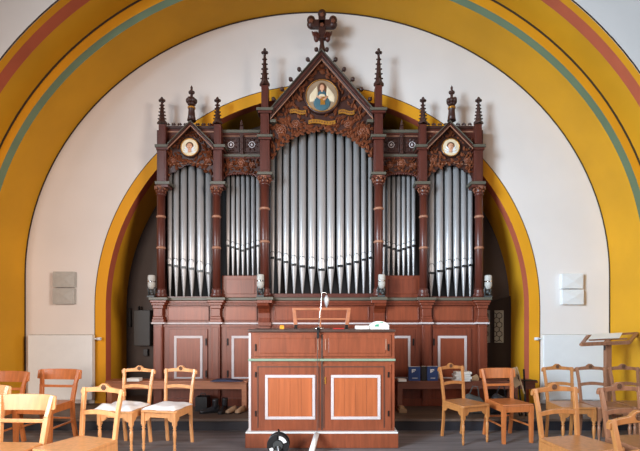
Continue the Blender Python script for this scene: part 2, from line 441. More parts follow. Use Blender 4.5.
# case rails under the flats
for x0, x1 in ((222, 259), (385, 421)):
    m = MB(); m.pb(x0, x1, 275.5, 297.5, YF + .06, .22); m.pb(x0 + 4, x1 - 4, 279, 294, YF + .05, .02)
    ob(m, 'pipe_rail', 'case', bevel=.005)
m = MB(); m.pb(271, 372, 293.5, 297.5, YF - .02, .28); ob(m, 'pipe_rail', 'upper', bevel=.004)
for x0, x1 in ((163, 213), (427, 477)):
    m = MB(); m.pb(x0, x1, 296.5, 298, YF + .0, .26); ob(m, 'pipe_rail', 'upper')

# --- pipes
def pipe(xc, r_px, y_top, y_mouth, y_foot, Y):
    c = P(xc, 0, Y); r = r_px * .91 * Y / F
    zt, zm, zf = P(0, y_top, Y).z, P(0, y_mouth, Y).z, P(0, y_foot, Y).z
    m = MB()
    m.lathe((c.x, Y, 0), [(.010, zf), (.013, zf + .01), (r * .96, zm - .012), (r, zm), (r, zt)], 20)
    o = ob(m, 'organ_pipe', 'pipe')
    # mouth: dark slot and rounded raised upper lip
    m = MB(); m.mi = 0
    hw = r * .78
    m.box(c.x - hw, c.x + hw, Y - r - .003, Y - r * .4, zm - .024, zm + .012)
    m.mi = 1
    n = 8; rr = r + .004; h1 = r * 1.5
    grid = []
    for i in range(n + 1):
        th = -PI / 2 + (i / n - .5) * 1.75
        u = (i / n - .5) * 2
        top = zm + .012 + h1 + r * .9 * math.sqrt(max(0, 1 - u * u))
        grid.append((m.b.verts.new((c.x + rr * math.cos(th), Y + rr * math.sin(th), zm + .012)), m.b.verts.new((c.x + rr * math.cos(th), Y + rr * math.sin(th), top))))
    for g, h in zip(grid, grid[1:]):
        f = m.b.faces.new([g[0], h[0], h[1], g[1]]); f.smooth = True; f.material_index = 1
    m.mi = 2
    m.tube([h.co + Vector((0, -.001, 0)) for g, h in grid], .0045, 4)
    q = m.build('pipe_mouth', ['black', 'lip', 'box']); q.parent = o
CP = [(272.6, 2.4, 257.7, 163), (279.3, 2.9, 259.4, 150), (286.2, 3.3, 262, 145), (294.2, 3.6, 264.6, 140), (302.5, 4.0, 266.4, 137), (311.9, 4.3, 267.7, 134), (321.5, 4.6, 269.7, 133)]
CPR = [(330.8, 4.3, 267.7, 134), (340.3, 4.0, 266, 137), (348.8, 3.6, 264, 140), (356.4, 3.3, 262, 145), (363.7, 2.9, 259.6, 150), (370.4, 2.4, 257.7, 163)]
YC = YF + .10
for x, r, ym, yt in CP + CPR: pipe(x, r, yt - 5, ym, 293.7, YC)
TP = [(169.8, 2.7, 265.0, 176), (176.4, 3.0, 266, 170), (183.9, 3.4, 267.3, 167), (191.9, 3.7, 268.6, 165), (200.6, 4.0, 271, 168), (209.1, 3.7, 273, 174)]
for x, r, ym, yt in TP:
    pipe(x, r, yt - 6, ym, 296.6, YF + .10)
    pipe(640.0 - x, r, yt - 6, ym, 296.6, YF + .10)
for k in range(7):
    v = abs(k - 3)
    x = 228 + k * 5.0
    pipe(x, 2.05, 172 + v, 250.5 - v * 1.6, 275.6, YF + .16)
    pipe(641.5 - x, 2.05, 172 + v, 250.5 - v * 1.6, 275.6, YF + .16)

# --- columns, posts and pinnacles
def column(xc, ytop, ybot, r, rings, Yc, blk=None):
    c = P(xc, 0, Yc); R = r * Yc / F
    z = lambda py: P(0, py, Yc).z
    p = ob(MB().lathe((c.x, Yc, 0), [(R, z(ybot)), (R, z(ytop))], 16), 'column', 'upper')
    for ry in rings:
        o = MB().lathe((c.x, Yc, 0), [(R, z(ry + 1.3)), (R * 1.18, z(ry + .5)), (R * 1.18, z(ry - .3)), (R, z(ry - 1.3))], 16).build('shaft_ring', 'pinkline'); o.parent = p
    # capital with small leaves
    m = MB(); m.lathe((c.x, Yc, 0), [(R * .95, z(ytop + 9)), (R * 1.25, z(ytop + 8)), (R * 1.0, z(ytop + 7)), (R * 1.15, z(ytop + 3)), (R * 1.7, z(ytop))], 16)
    o = m.build('capital', 'upper'); o.parent = p
    m = MB()
    for k in range(8):
        a_ = 2 * PI * k / 8 + .3
        m.ball((c.x + math.cos(a_) * R * 1.35, Yc + math.sin(a_) * R * 1.35, z(ytop + 2.5)), R * .33, (1, 1, 1.1), 6)
        m.ball((c.x + math.cos(a_ + .4) * R * 1.15, Yc + math.sin(a_ + .4) * R * 1.15, z(ytop + 5)), R * .24, (1, 1, 1.3), 6)
    o = m.build('capital_leaves', 'carve'); o.parent = p
    m = MB(); m.lathe((c.x, Yc, 0), [(R * 1.5, z(ytop + 1.2)), (R * 1.62, z(ytop + 1.2)), (R * 1.62, z(ytop + .6)), (R * 1.5, z(ytop + .6))], 16)
    for k in range(8):
        a_ = 2 * PI * k / 8 - PI / 2
        m.ball((c.x + math.cos(a_) * R * 1.45, Yc + math.sin(a_) * R * 1.45, z(ytop + 1.8)), R * .17, (1, 1, 1), 6)
    o = m.build('capital_pearls', 'pinkline'); o.parent = p
    m = MB(); m.lathe((c.x, Yc, 0), [(R * 1.5, z(ybot)), (R * 1.5, z(ybot - 3)), (R * 1.15, z(ybot - 5)), (R * 1.3, z(ybot - 7)), (R, z(ybot - 9))], 16)
    o = m.build('column_base', 'upper'); o.parent = p
def cap(m, xc, w, y0, y1, Yc, dp):
    """stepped square cap"""
    h = y1 - y0
    m.pb(xc - w / 2, xc + w / 2, y0, y0 + h * .45, Yc - dp, dp * 2)
    m.pb(xc - w / 2 * .85, xc + w / 2 * .85, y0 + h * .45, y1, Yc - dp * .85, dp * 1.7)
def pinnacle(xc, ybase, ytop, w, Yc, par_name='pinnacle'):
    c = P(xc, 0, Yc); z = lambda py: P(0, py, Yc).z
    k = Yc / F; hw = w / 2 * k
    H = ybase - ytop
    m = MB()
    # small gablets round the foot then tapering spire
    m.lathe((c.x, Yc, 0), [(hw * 1.25, z(ybase)), (hw * 1.25, z(ybase - H * .06)), (hw * .72, z(ybase - H * .16)), (hw * .30, z(ybase - H * .78)), (hw * .2, z(ytop + H * .14))], 4, sm=False)
    for i in range(5):
        t = .2 + i * .13
        rr = hw * (.72 - (.42) * (t - .16) / .62)
        for q in range(4):
            a_ = PI / 2 * q
            m.ball((c.x + math.cos(a_) * rr * 1.25, Yc + math.sin(a_) * rr * 1.25, z(ybase - H * t)), hw * .24, (1, 1, .8), 6)
    p = ob(m, 'pinnacle', 'carvedk')
    m = MB()
    for q in range(4):
        a_ = PI / 2 * q
        m.ball((c.x + math.cos(a_) * hw * .52, Yc + math.sin(a_) * hw * .52, z(ytop + H * .1)), hw * .36, (1, 1, 1), 8)
    m.ball((c.x, Yc, z(ytop + H * .03)), hw * .38, (1, 1, 1.2), 8); m.ball((c.x, Yc, z(ytop + H * .17)), hw * .36, (1, 1, .6), 8)
    o = m.build('finial', 'carvedk'); o.parent = p
def post(xc, w, Yc, segs, caps, dp):
    m = MB()
    for y0, y1, ww in segs:
        m.pb(xc - ww / 2, xc + ww / 2, y0, y1, Yc - dp, dp * 2)
    p = ob(m, 'case_post', 'upper', bevel=.004)
    m = MB()
    for y0, y1, ww in segs:                # sunk gothic panel on each face
        x0_, x1_ = xc - ww / 2 + 1.5, xc + ww / 2 - 1.5
        if y1 - y0 < 10: continue
        m.pprism([(x0_, y1 - 2), (x1_, y1 - 2), (x1_, y0 + 5), (xc, y0 + 2), (x0_, y0 + 5)], Yc - dp - .006, .01)
    o = m.build('post_panel', 'upper', None, .002); o.parent = p
    for y0, y1, ww in caps:
        m = MB(); h = y1 - y0
        m.pb(xc - ww / 2 * .82, xc + ww / 2 * .82, y0 + h * .45, y1, Yc - dp * 1.4, dp * 2.8)
        o = m.build('post_moulding', 'upper', None, .004); o.parent = p
        m = MB(); m.pb(xc - ww / 2, xc + ww / 2, y0, y0 + h * .5, Yc - dp * 1.7, dp * 3.4)
        o = m.build('post_cap', 'gg', None, .004); o.parent = p
YT = YF - .03
for xc, sg in ((162, -1), (217.5, 1), (423, -1), (478.5, 1)):
    w = 8.5
    post(xc, w, YT, [(124, 145, 7), (149, 182, 8.5)], [(144, 149.5, 15), (181, 187, 15)], .062)
    pinnacle(xc, 124, 98, 8, YT)
    column(xc - 1 if xc < 320 else xc + .5, 187, 297.5, 3.9, (217, 248), YT)
for xc in (162, 217.5, 423, 478.5):
    # stepped side block at the column foot
    pass
for xc in (264.7, 378.7):
    Y_ = YF - .10
    post(xc, 10, Y_, [(85, 108, 7), (112, 135, 8.5), (138, 172, 9.5)], [(107, 112.5, 17), (134, 139, 15.5), (171.5, 177, 15)], .07)
    pinnacle(xc, 86, 49, 8.2, Y_)
    column(xc, 177, 297, 4.4, (209, 242), Y_)

# --- side walls of the upper case closing towards the niche
for xc in (159, 481):
    m = MB(); a = P(xc, 0, YF).x; m.box(a - .02, a + .02, YF - .03, YN - .14, P(0, 297, YF).z, P(0, 131, YF).z); ob(m, 'case_side', 'upper')

# --- gables
rnd = random.Random(4)
def inpoly(x, y, poly):
    c = False; n = len(poly)
    for i in range(n):
        x1_, y1_ = poly[i]; x2_, y2_ = poly[(i + 1) % n]
        if (y1_ > y) != (y2_ > y) and x < (x2_ - x1_) * (y - y1_) / (y2_ - y1_) + x1_: c = not c
    return c
def carving(poly, Y, med, n, L, W, rosettes, scrolls, name='carved_panel'):
    """pierced foliage panel: backing board + leaves, stems and roses in relief"""
    p = ob(MB().pprism(poly, Y, .03), name, 'carvedk')
    m = MB(); pts = []
    tries = 0
    while len(pts) < n and tries < 6000:
        tries += 1
        xs = [q[0] for q in poly]; ys = [q[1] for q in poly]
        x = rnd.uniform(min(xs), max(xs)); y = rnd.uniform(min(ys), max(ys))
        if not inpoly(x, y, poly): continue
        if med and math.hypot(x - med[0], y - med[1]) < med[2] + 2: continue
        if any(math.hypot(x - q[0], y - q[1]) < L * .33 * F / Y for q in pts): continue
        if any(math.hypot(x - q[0], y - q[1]) < q[2] * .9 for q in rosettes): continue
        if any(abs(x - q[0]) < q[2] / 2 and abs(y - q[1]) < 3 for q in scrolls): continue
        pts.append((x, y))
    for x, y in pts:
        cx_ = med[0] if med else sum(q[0] for q in poly) / len(poly); cy_ = med[1] if med else 150
        a_ = math.atan2(-(y - cy_), x - cx_) + rnd.choice((-1, 1)) * rnd.uniform(.6, 1.5)
        c = P(x, y, Y); s_ = rnd.uniform(.75, 1.2)
        m.leaf(c - Vector((math.cos(a_), 0, math.sin(a_))) * L * s_ * .5, L * s_, W * s_, a_, .028)
    o = m.build('foliage', 'carve'); o.parent = p
    if rosettes:
        for x, y, r in rosettes:
            m = MB(); m.ring(P(x, y, Y - .01), r * Y / F, .008, 16); m.rosette(P(x, y, Y - .012), r * .75 * Y / F); m.disc(P(x, y, Y - .004), r * Y / F, .008)
            o = m.build('rosette', 'carve'); o.parent = p
    for x, y, w_ in scrolls:
        m = MB(); hw = w_ / 2
        pts_ = [(x - hw + w_ * t, y - 1.2 * math.sin(t * PI * 2) * .8) for t in [i / 10 for i in range(11)]]
        poly_ = [(q[0], q[1] - 2) for q in pts_] + [(q[0], q[1] + 2) for q in pts_[::-1]]
        m.pprism(poly_, Y - .035, .02)
        o = m.build('gilded_scroll', 'gold', None, .003); o.parent = p
        m = MB()
        for t in range(1, 10):
            q = pts_[t]; m.ball(P(q[0], q[1], Y - .037), .009, (1, .5, 1.2), 6)
        o = m.build('scroll_ornament', 'carve'); o.parent = p
    return p
def off_line(a, b, t0, t1):
    """quad in frame space between offsets t0,t1 to the outside of the slope a->b"""
    dx, dy = b[0] - a[0], b[1] - a[1]; l = math.hypot(dx, dy); nx, ny = dy / l, -dx / l
    if ny > 0: nx, ny = -nx, -ny
    return [(a[0] + nx * t0, a[1] + ny * t0), (b[0] + nx * t0, b[1] + ny * t0), (b[0] + nx * t1, b[1] + ny * t1), (a[0] + nx * t1, a[1] + ny * t1)]
def gable(xc, ya, hw, yf, t, Y, crock):
    ap = (xc, ya)
    p = None
    for sg in (-1, 1):
        ft = (xc + sg * hw, yf)
        # mitred raking bar: vertical cuts at both ends
        dx, dy = hw, yf - ya; l = math.hypot(dx, dy)
        vt = t * l / dx
        def rake(t0, t1, y0, d, mt, nm, par=None, bev=.006):
            a0, a1 = t0 * l / dx, t1 * l / dx
            m = MB(); m.pprism([(ft[0], ft[1] - a0), (ap[0], ap[1] - a0), (ap[0], ap[1] - a1), (ft[0], ft[1] - a1)], y0, d)
            return m, mt, nm, bev
        m, mt, nm, bev = rake(1.2, t, Y - .10, .16, 'carvedk', 'gable_rake')
        p = ob(m, 'gable_rake', 'carvedk', bevel=.008)
        for t0, t1, y0, d, mt, nm in ((.2, .9, Y - .118, .02, 'pinkline', 'gilt_fillet'), (t * .52, t * .66, Y - .115, .03, 'upper', 'rake_moulding'), (t, t + .8, Y - .12, .20, 'gg', 'rake_capping')):
            m, mt, nm, bev = rake(t0, t1, y0, d, mt, nm, bev=.002)
            o = m.build(nm, mt, None, .002); o.parent = p
        for i in range(crock):
            m = MB()
            u = (i + .35) / (crock)
            x = ft[0] + (ap[0] - ft[0]) * (1 - u); y = ft[1] + (ap[1] - ft[1]) * (1 - u) - (t + .8) * l / dx
            nx, ny = sg * dy / l, -dx / l
            rr = (2.2 if t > 5 else .9) * Y / F
            c0 = P(x, y, Y - .03); c1 = P(x + nx * 3.0 * (1 if t > 5 else .55), y + ny * 3.0 * (1 if t > 5 else .55), Y - .03)
            m.tube([c0 - (c1 - c0) * .3, c1], rr * .35, 6); m.ball(c1, rr, (1, 1, 1), 10)
            m.ball(c1 + (c1 - c0).normalized() * rr * .7, rr * .45, (1, 1, 1), 6)
            o = m.build('crocket', 'carvedk'); o.parent = p
YGc = YF - .06
arch = [(270.8, 160), (272.5, 155.5), (276, 150), (280, 146), (285, 142), (290, 139), (294, 135.5), (300, 134), (306, 132), (311, 131.5), (316, 130), (321.7, 129.5)]
archr = [(643.2 - x, y) for x, y in arch[::-1][1:]]
poly = arch + archr + [(372.6, 118), (321.7, 54), (270.8, 118)]
cp = carving(poly, YGc, (322, 96.6, 17), 190, .10, .05, [(281, 130, 5), (362.5, 131, 5), (296, 124, 3.8), (348, 124, 3.8)], [(298, 111.5, 16), (346.5, 112, 16), (322, 122, 27)])
m = MB()     # leaves hanging over the arch edge
for side, pts in ((0, arch), (1, archr)):
    for i in range(len(pts) - 1):
        for h in (0, .5):
            x = pts[i][0] * (1 - h) + pts[i + 1][0] * h; y = pts[i][1] * (1 - h) + pts[i + 1][1] * h
            a_ = math.atan2(-(pts[i + 1][1] - pts[i][1]), pts[i + 1][0] - pts[i][0])
            if side: a_ += PI
            a_ += (.5 if h else -.5)
            m.leaf(P(x, y - .3, YGc - .012), .075, .04, a_, .018)
o = m.build('arch_foliage', 'carve'); o.parent = cp
gable(321.7, 60, 51.5, 119.5, 7.0, YGc, 6)
m = MB(); m.pb(270, 276, 119, 122, YGc - .1, .14); m.pb(367, 373.5, 119, 122, YGc - .1, .14); ob(m, 'gable_foot', 'gg', bevel=.004)
# medallion with a painted angel
def medallion(xc, yc, r, Y, kind):
    k = Y / F; c = P(xc, yc, Y)
    p = ob(MB().lathe((c.x, c.y, c.z), [(r * k * 1.12, .03), (r * k * 1.12, -.02), (r * k * 1.0, -.035), (r * k * .97, -.02)], 32, 'y'), 'medallion', 'carvedk')
    def add(mb, nm, mt): o = mb.build(nm, mt); o.parent = p
    add(MB().ring(c + Vector((0, -.03, 0)), r * k * .99, .007, 32), 'medallion_rim', 'gold')
    f = -.022
    add(MB().disc(c + Vector((0, f - .004, 0)), r * k * .95, .006, 32), 'medallion_ground', 'tan' if kind else 'cream')
    q = lambda dx, dy, dz=0: c + Vector((dx * k, f - .006 - dz, -dy * k))
    if kind:
        for sg in (-1, 1):
            m = MB()
            for i in range(5):
                m.leaf(q(sg * (5.5 + i * 1.1), -9.5 + i * 1.5), .24 - i * .02, .05, -PI / 2 + sg * (.06 + .03 * i), .006)
            add(m, 'angel_wing', 'cream')
        m = MB(); m.ball(q(0, 7), 9 * k, (.95, .10, .9), 16); m.ball(q(0, -1.5), 5 * k, (.85, .14, .9), 12); add(m, 'angel_robe', 'robe')
        m = MB(); m.ball(q(0, 2.5, .006), 4.4 * k, (.9, .12, 1.05), 12); add(m, 'angel_tunic', 'cream')
        m = MB(); m.ball(q(0, -8.3, .004), 4.1 * k, (.95, .14, 1.1), 14); m.ball(q(-2.8, -5.2, .002), 1.8 * k, (.8, .15, 1.6), 8); m.ball(q(2.8, -5.2, .002), 1.8 * k, (.8, .15, 1.6), 8); add(m, 'angel_hair', 'hair')
        m = MB(); m.ball(q(0, -7.6, .010), 2.7 * k, (.85, .2, 1.15), 12); m.ball(q(0, -4, .006), 1.5 * k, (.8, .2, 1), 8)
        m.tube([q(-5, 1, .012), q(-2, 3.2, .016), q(.5, 2.4, .016)], 1.0 * k, 8); m.tube([q(5, 1, .012), q(3, 4.2, .016), q(1, 4.6, .016)], 1.0 * k, 8); add(m, 'angel_skin', 'skin')
        m = MB(); m.box(c.x - 1.6 * k, c.x + 3.0 * k, c.y - .046, c.y - .036, c.z - 9.5 * k, c.z - 1.5 * k); add(m, 'angel_harp', 'gold')
    else:
        m = MB()
        for sg in (-1, 1):
            for i in range(3): m.leaf(q(sg * 1.2, 2.5 + i * 1.2), .085, .03, (0 if sg > 0 else PI) + sg * (.75 - i * .35), .006)
        add(m, 'cherub_wings', 'white')
        m = MB(); m.ball(q(0, -1.6, .0), 3.9 * k, (1, .22, .95), 12); add(m, 'cherub_hair', 'hair')
        m = MB(); m.ball(q(0, -.8, .008), 3.0 * k, (.95, .3, 1.05), 12); m.ball(q(0, -.6, .024), .6 * k, (1, 1, 1), 6); m.ball(q(0, 3.2, .002), 2.0 * k, (1, .3, 1), 8); add(m, 'cherub_face', 'skin')
        m = MB(); m.ball(q(-1.1, -1.3, .018), .45 * k, (1, .6, .7), 6); m.ball(q(1.1, -1.3, .018), .45 * k, (1, .6, .7), 6); m.ball(q(0, 1.0, .02), .5 * k, (1.4, .6, .5), 6); add(m, 'cherub_features', 'hair')
medallion(322, 96.6, 16, YGc - .03, 1)
# apex cross
c = P(322, 0, YGc - .02); z = lambda py: P(0, py, YGc - .02).z; k = YGc / F
m = MB(); Yx = YGc - .02
m.lathe((c.x, Yx, 0), [(3.4 * k, z(55)), (3.0 * k, z(47)), (2.2 * k, z(44)), (2.5 * k, z(34))], 8)
m.pb(318.4, 325.6, 11, 38, Yx - .04, .08); m.pb(310, 334, 19, 26.5, Yx - .04, .08)
cr = ob(m, 'apex_cross', 'carvedk', bevel=.01)
m = MB()
for x, y in ((311.2, 20.3), (311.2, 24.8), (333, 20.3), (333, 24.8), (322, 14)):
    m.ball(P(x, y, Yx), 4.5 * k, (.95, .8, .95), 12)
o = m.build('cross_lobe', 'carvedk'); o.parent = cr
m = MB()
for x, y in ((311.2, 20.5), (333, 20.5), (322, 14.5), (322, 24.5)): m.rosette(P(x, y, Yx - .05), 2.2 * k, 5)
o = m.build('cross_boss', 'carve'); o.parent = cr
m = MB()
for sg in (-1, 1):
    for i in range(3):
        m.leaf(P(322 + sg * (3 + i * 1.3), 39 - i * 1.2, Yx - .03), .1, .05, PI / 2 - sg * (.2 + .3 * i), .03)
    m.ball(P(322 + sg * 5.6, 37, Yx), 3.1 * k, (1, .9, 1.7), 10)
o = m.build('cross_leaves', 'upper'); o.parent = cr
m = MB()
for sg in (-1, 1):
    m.tube([P(322 + sg * 6 + 3 * math.cos(t), 36 - 3.3 * math.sin(t), Yx - .03) for t in [PI * j / 8 for j in range(9)]], .008, 6)
o = m.build('cross_gilt', 'pinkline'); o.parent = cr
# side towers
for xc in (190.2, 450.3):
    Ys = YF - .02; dx = xc - 190.2
    ar = [(167, 180), (168.5, 177), (171, 172.5), (175, 172), (178, 168.5), (182, 168), (185, 165.5), (190.2, 164.5)]
    arr = [(380.4 - x, y) for x, y in ar[::-1][1:]]
    poly = [(x + dx, y) for x, y in ar + arr + [(213.5, 147), (190.2, 122), (167, 147)]]
    cp = carving(poly, Ys, (xc, 148, 9.5), 120, .07, .036, [(xc - 17, 160, 3), (xc + 17, 160, 3)], [], 'carved_panel')
    m = MB()
    for i in range(11):
        x = xc - 20 + i * 4; m.ball(P(x, 162.5 + abs(i - 5) * .5, Ys - .02), .012, (1, 1, 1), 6)
    m.tube([P(xc - 20 + i * 4, 162.5 + abs(i - 5) * .5, Ys - .012) for i in range(11)], .004, 5)
    o = m.build('gilt_pearls', 'pinkline'); o.parent = cp
    gable(xc, 126, 22.8, 149, 3.6, Ys - .02, 0)
    medallion(xc, 148, 8.7, Ys - .02, 0)
    # cresting wall behind the gable
    m = MB(); m.pb(xc - 24, xc + 24, 126.5, 148, Ys + .03, .12); cw = ob(m, 'cresting_wall', 'upper')
    m = MB(); m.pb(xc - 24, xc + 24, 125.8, 128.5, Ys + .01, .15)
    for i in range(17):
        x = xc - 24 + i * 3; m.leaf(P(x, 126, Ys + .03), .05, .03, PI / 2 + (.3 if i % 2 else -.3), .012); m.ball(P(x, 124.4, Ys + .04), .012, (1, 1, 1), 6)
    o = m.build('cresting', 'carvedk'); o.parent = cw
    m = MB(); m.pb(xc - 23.5, xc + 23.5, 131, 132.4, Ys + .015, .02); o = m.build('gilt_fillet', 'pinkline'); o.parent = cw
    m = MB()
    for sg in (-1, 1):
        for i in range(10):
            m.leaf(P(xc + sg * rnd.uniform(11, 22), rnd.uniform(134, 145), Ys + .028), .06, .03, rnd.uniform(0, 6.28), .012)
    o = m.build('spandrel_foliage', 'carve'); o.parent = cw
    # finial
    c = P(xc + 1.4, 0, Ys - .03); z = lambda py: P(0, py, Ys - .03).z; Yx = Ys - .03; k = Ys / F
    m = MB(); m.lathe((c.x, Yx, 0), [(4.4 * k, z(121)), (3.6 * k, z(116)), (3.0 * k, z(109)), (3.6 * k, z(107.8)), (2.0 * k, z(106)), (1.3 * k, z(95)), (1.0 * k, z(89)), (.3 * k, z(85.5))], 10)
    fn = ob(m, 'gable_finial', 'carvedk')
    m = MB(); m.lathe((c.x, Yx, 0), [(3.3 * k, z(109)), (3.9 * k, z(108.4)), (3.9 * k, z(107.6)), (3.3 * k, z(107))], 12); o = m.build('finial_collar', 'gold'); o.parent = fn
    m = MB()
    for i in range(6):
        a_ = 2 * PI * i / 6 + .2
        m.ball((c.x + math.cos(a_) * 3.4 * k, Yx + math.sin(a_) * 3.4 * k, z(101)), 2.3 * k, (1, 1, 1.25), 8)
        m.ball((c.x + math.cos(a_) * 2.4 * k, Yx + math.sin(a_) * 2.4 * k, z(104.2)), 1.7 * k, (1, 1, 1), 8)
    for i in range(4):
        a_ = 2 * PI * i / 4
        m.ball((c.x + math.cos(a_) * 1.7 * k, Yx + math.sin(a_) * 1.7 * k, z(92.5)), 1.5 * k, (1, 1, 1.2), 8)
    m.ball((c.x, Yx, z(88)), 1.3 * k, (1, 1, 1.4), 8)
    o = m.build('finial_leaves', 'carvedk'); o.parent = fn
# flats: carved arch, frieze with diamonds, cornices
for x0, x1 in ((222, 260), (383, 419.5)):
    Yl = YF + .06; xc = (x0 + x1) / 2; w = (x1 - x0) / 2
    pts = [(xc + w * u, 178.5 - 5.5 * (1 - u * u) ** .5 + (1.5 if abs(u) > .8 else 0)) for u in [i / 8 - 1 for i in range(17)]]
    poly = pts + [(x1, 158), (x0, 158)]
    cp = carving(poly, Yl, None, 70, .06, .03, [(xc, 163, 4), (xc - 11, 165, 2.6), (xc + 11, 165, 2.6)], [], 'carved_panel')
    m = MB(); m.tube([P(x, y, Yl - .005) for x, y in pts], .013, 6)
    for x, y in pts[::1]: m.ball(P(x, y + .8, Yl - .005), .016, (1, 1, 1), 6)
    o = m.build('arch_moulding', 'upper'); o.parent = cp
    fr = ob(MB().pb(x0, x1, 134, 158, Yl + .0, .1), 'frieze', 'carvedk', bevel=.003)
    m = MB(); m.pb(x0, x1, 154, 156.5, Yl - .04, .1); o = m.build('frieze_cornice', 'gg', None, .005); o.parent = fr
    m = MB(); m.pb(x0, x1, 129.5, 132.5, Yl - .06, .18); o = m.build('frieze_cornice', 'gg', None, .005); o.parent = fr
    m = MB(); m.pb(x0, x1, 132.5, 134.5, Yl - .04, .12); o = m.build('frieze_moulding', 'upper', None, .004); o.parent = fr
    m = MB(); m.pb(x0, x1, 156.5, 158.5, Yl - .025, .08); o = m.build('frieze_moulding', 'upper', None, .004); o.parent = fr
    m = MB(); m.pb(x0, x1, 135.6, 136.4, Yl - .008, .02); o = m.build('gilt_fillet', 'pinkline'); o.parent = fr
    for cx_ in (xc - 10, xc + 11):
        m = MB()
        for q in ((cx_ - 8, cx_ + 8, 137.5, 138.5), (cx_ - 8, cx_ + 8, 151, 152), (cx_ - 8, cx_ - 7, 138.5, 151), (cx_ + 7, cx_ + 8, 138.5, 151)): m.pb(*q, Yl - .02, .03)
        o = m.build('panel_moulding', 'carvedk', None, .003); o.parent = fr
        m = MB(); m.ring(P(cx_, 144.7, Yl - .008), .046, .007, 8); m.ball(P(cx_, 144.7, Yl - .006), .02, (1, .6, 1), 8)
        o = m.build('diamond_ornament', 'whiteline'); o.parent = fr
        m = MB()
        for i in range(8):
            a_ = PI / 4 * i + PI / 8; m.leaf(P(cx_ + 3.6 * math.cos(a_), 144.7 - 3.6 * math.sin(a_), Yl - .002), .05, .03, a_, .008)
        o = m.build('star_leaves', 'carvedk'); o.parent = fr
    m = MB(); m.pb(xc - 1.2, xc + 2.2, 126, 154, Yl - .05, .07)
    c = P(xc + .5, 126, Yl - .015); m.ball(c + Vector((0, 0, .02)), .03, (1, 1, .8), 8); m.ball(c + Vector((0, 0, .055)), .022, (1, 1, 1), 8); m.ball(c + Vector((0, 0, .08)), .012, (1, 1, 1.3), 8)
    for yy in (137, 143, 149): m.ball(P(xc + .5, yy, Yl - .055), .016, (1, .6, 1), 8)
    o = m.build('frieze_mullion', 'carvedk', None, .003); o.parent = fr

# ------------------------------------------------------------------ console
YK = F / 87
xk0, xk1 = P(249, 0, YK).x, P(394.6, 0, YK).x
con = thing('organ_console', 'wide closed wooden organ console cabinet with white-framed doors standing before the organ', 'cabinet', ((xk0 + xk1) / 2, YK + .3, 0))
def kb(mb, name, mt, bevel=0.0, par=None):
    o = mb.build(name, mt, None, bevel)
    if par is None: o.parent = con; o.matrix_parent_inverse = Matrix.Translation(-con.location)
    else: o.parent = par
    return o
ztop = P(0, 332, YK).z
kb(MB().box(xk0, xk1, YK, YK + .60, .0, ztop), 'body', 'cons', .004)
m = MB(); m.pb(248, 395.6, 329.4, 332, YK - .035, .67); ztk = P(0, 329.4, YK - .035).z
kb(m, 'top_board', 'constop', .006)
kb(MB().box(xk0 - .035, xk1 + .035, YK - .05, YK + .60, 0, P(0, 433.5, YK - .05).z), 'plinth', 'cons', .008)
kb(MB().box(xk0 - .03, xk1 + .03, YK - .055, YK + .60, P(0, 433.5, YK - .05).z, P(0, 432, YK - .05).z), 'plinth_moulding', 'white', .003)
kb(MB().pb(248, 395.6, 358.8, 361.2, YK - .03, .6), 'green_rail', 'cgreen', .006)
kb(MB().pb(248.6, 251, 333, 431, YK - .01, .4), 'corner_strip', 'whiteline', .003)
for x0, x1 in ((253.5, 321.2), (322.8, 391)):
    d = kb(MB().pb(x0, x1, 334.5, 356.5, YK - .016, .02), 'flap', 'cons', .003)
    kb(MB().pb(x0 + 5.5, x1 - 5.5, 338, 353.5, YK - .024, .02), 'flap_panel', 'cons', .008, d)
    m = MB()
    hx = x0 + 1.5 if x0 < 300 else x1 - 3
    kb(MB().pb(hx, hx + 1.3, 344, 351, YK - .028, .02), 'hinge', 'iron', .002, d)
    d = kb(MB().pb(x0, x1, 364, 430, YK - .016, .02), 'door', 'cons', .003)
    w0, w1 = (265, 315.3) if x0 < 300 else (331, 380.6)
    m = MB(); t = 2.9; y2, y3 = 375, 419.6
    for q in ((w0, w1, y2, y2 + t), (w0, w1, y3 - t, y3), (w0, w0 + t, y2 + t, y3 - t), (w1 - t, w1, y2 + t, y3 - t)): m.pb(*q, YK - .03, .02)
    kb(m, 'panel_frame', 'whiteline', .004, d)
    m = MB()
    for i in range(4):
        xa = w0 + t + (w1 - w0 - 2 * t) * i / 4; xb = w0 + t + (w1 - w0 - 2 * t) * (i + 1) / 4 - .15
        m.pb(xa, xb, y2 + t, y3 - t, YK - .020, .015)
    kb(m, 'door_panel', 'consp', .0015, d)
    m = MB()
    for q in ((w0 - 7.5, w1 + 4, 366.3, 367.3), (w0 - 7.5, w0 - 6.7, 367.3, 428), (w1 + 3.2, w1 + 4, 367.3, 428)): m.pb(*q, YK - .021, .01)
    kb(m, 'door_bead', 'constop', 0, d)
    for hy in (411, 372):
        kb(MB().pb(hx, hx + 1.4, hy, hy + 5.5, YK - .028, .02), 'hinge', 'iron', .002, d)
kb(MB().pb(321.2, 322.8, 334.5, 430, YK - .02, .02), 'meeting_stile', 'constop', .002)
m = MB(); m.pb(324.6, 326, 377, 384, YK - .026, .02); m.ball(P(325.3, 379, YK - .03), .006); kb(m, 'lock', 'gold', .001)
for x in (317.5, 325, 385.5):
    kb(MB().pb(x, x + 1.2, 339, 350, YK - .026, .02), 'flap_handle', 'pinkline', .002)
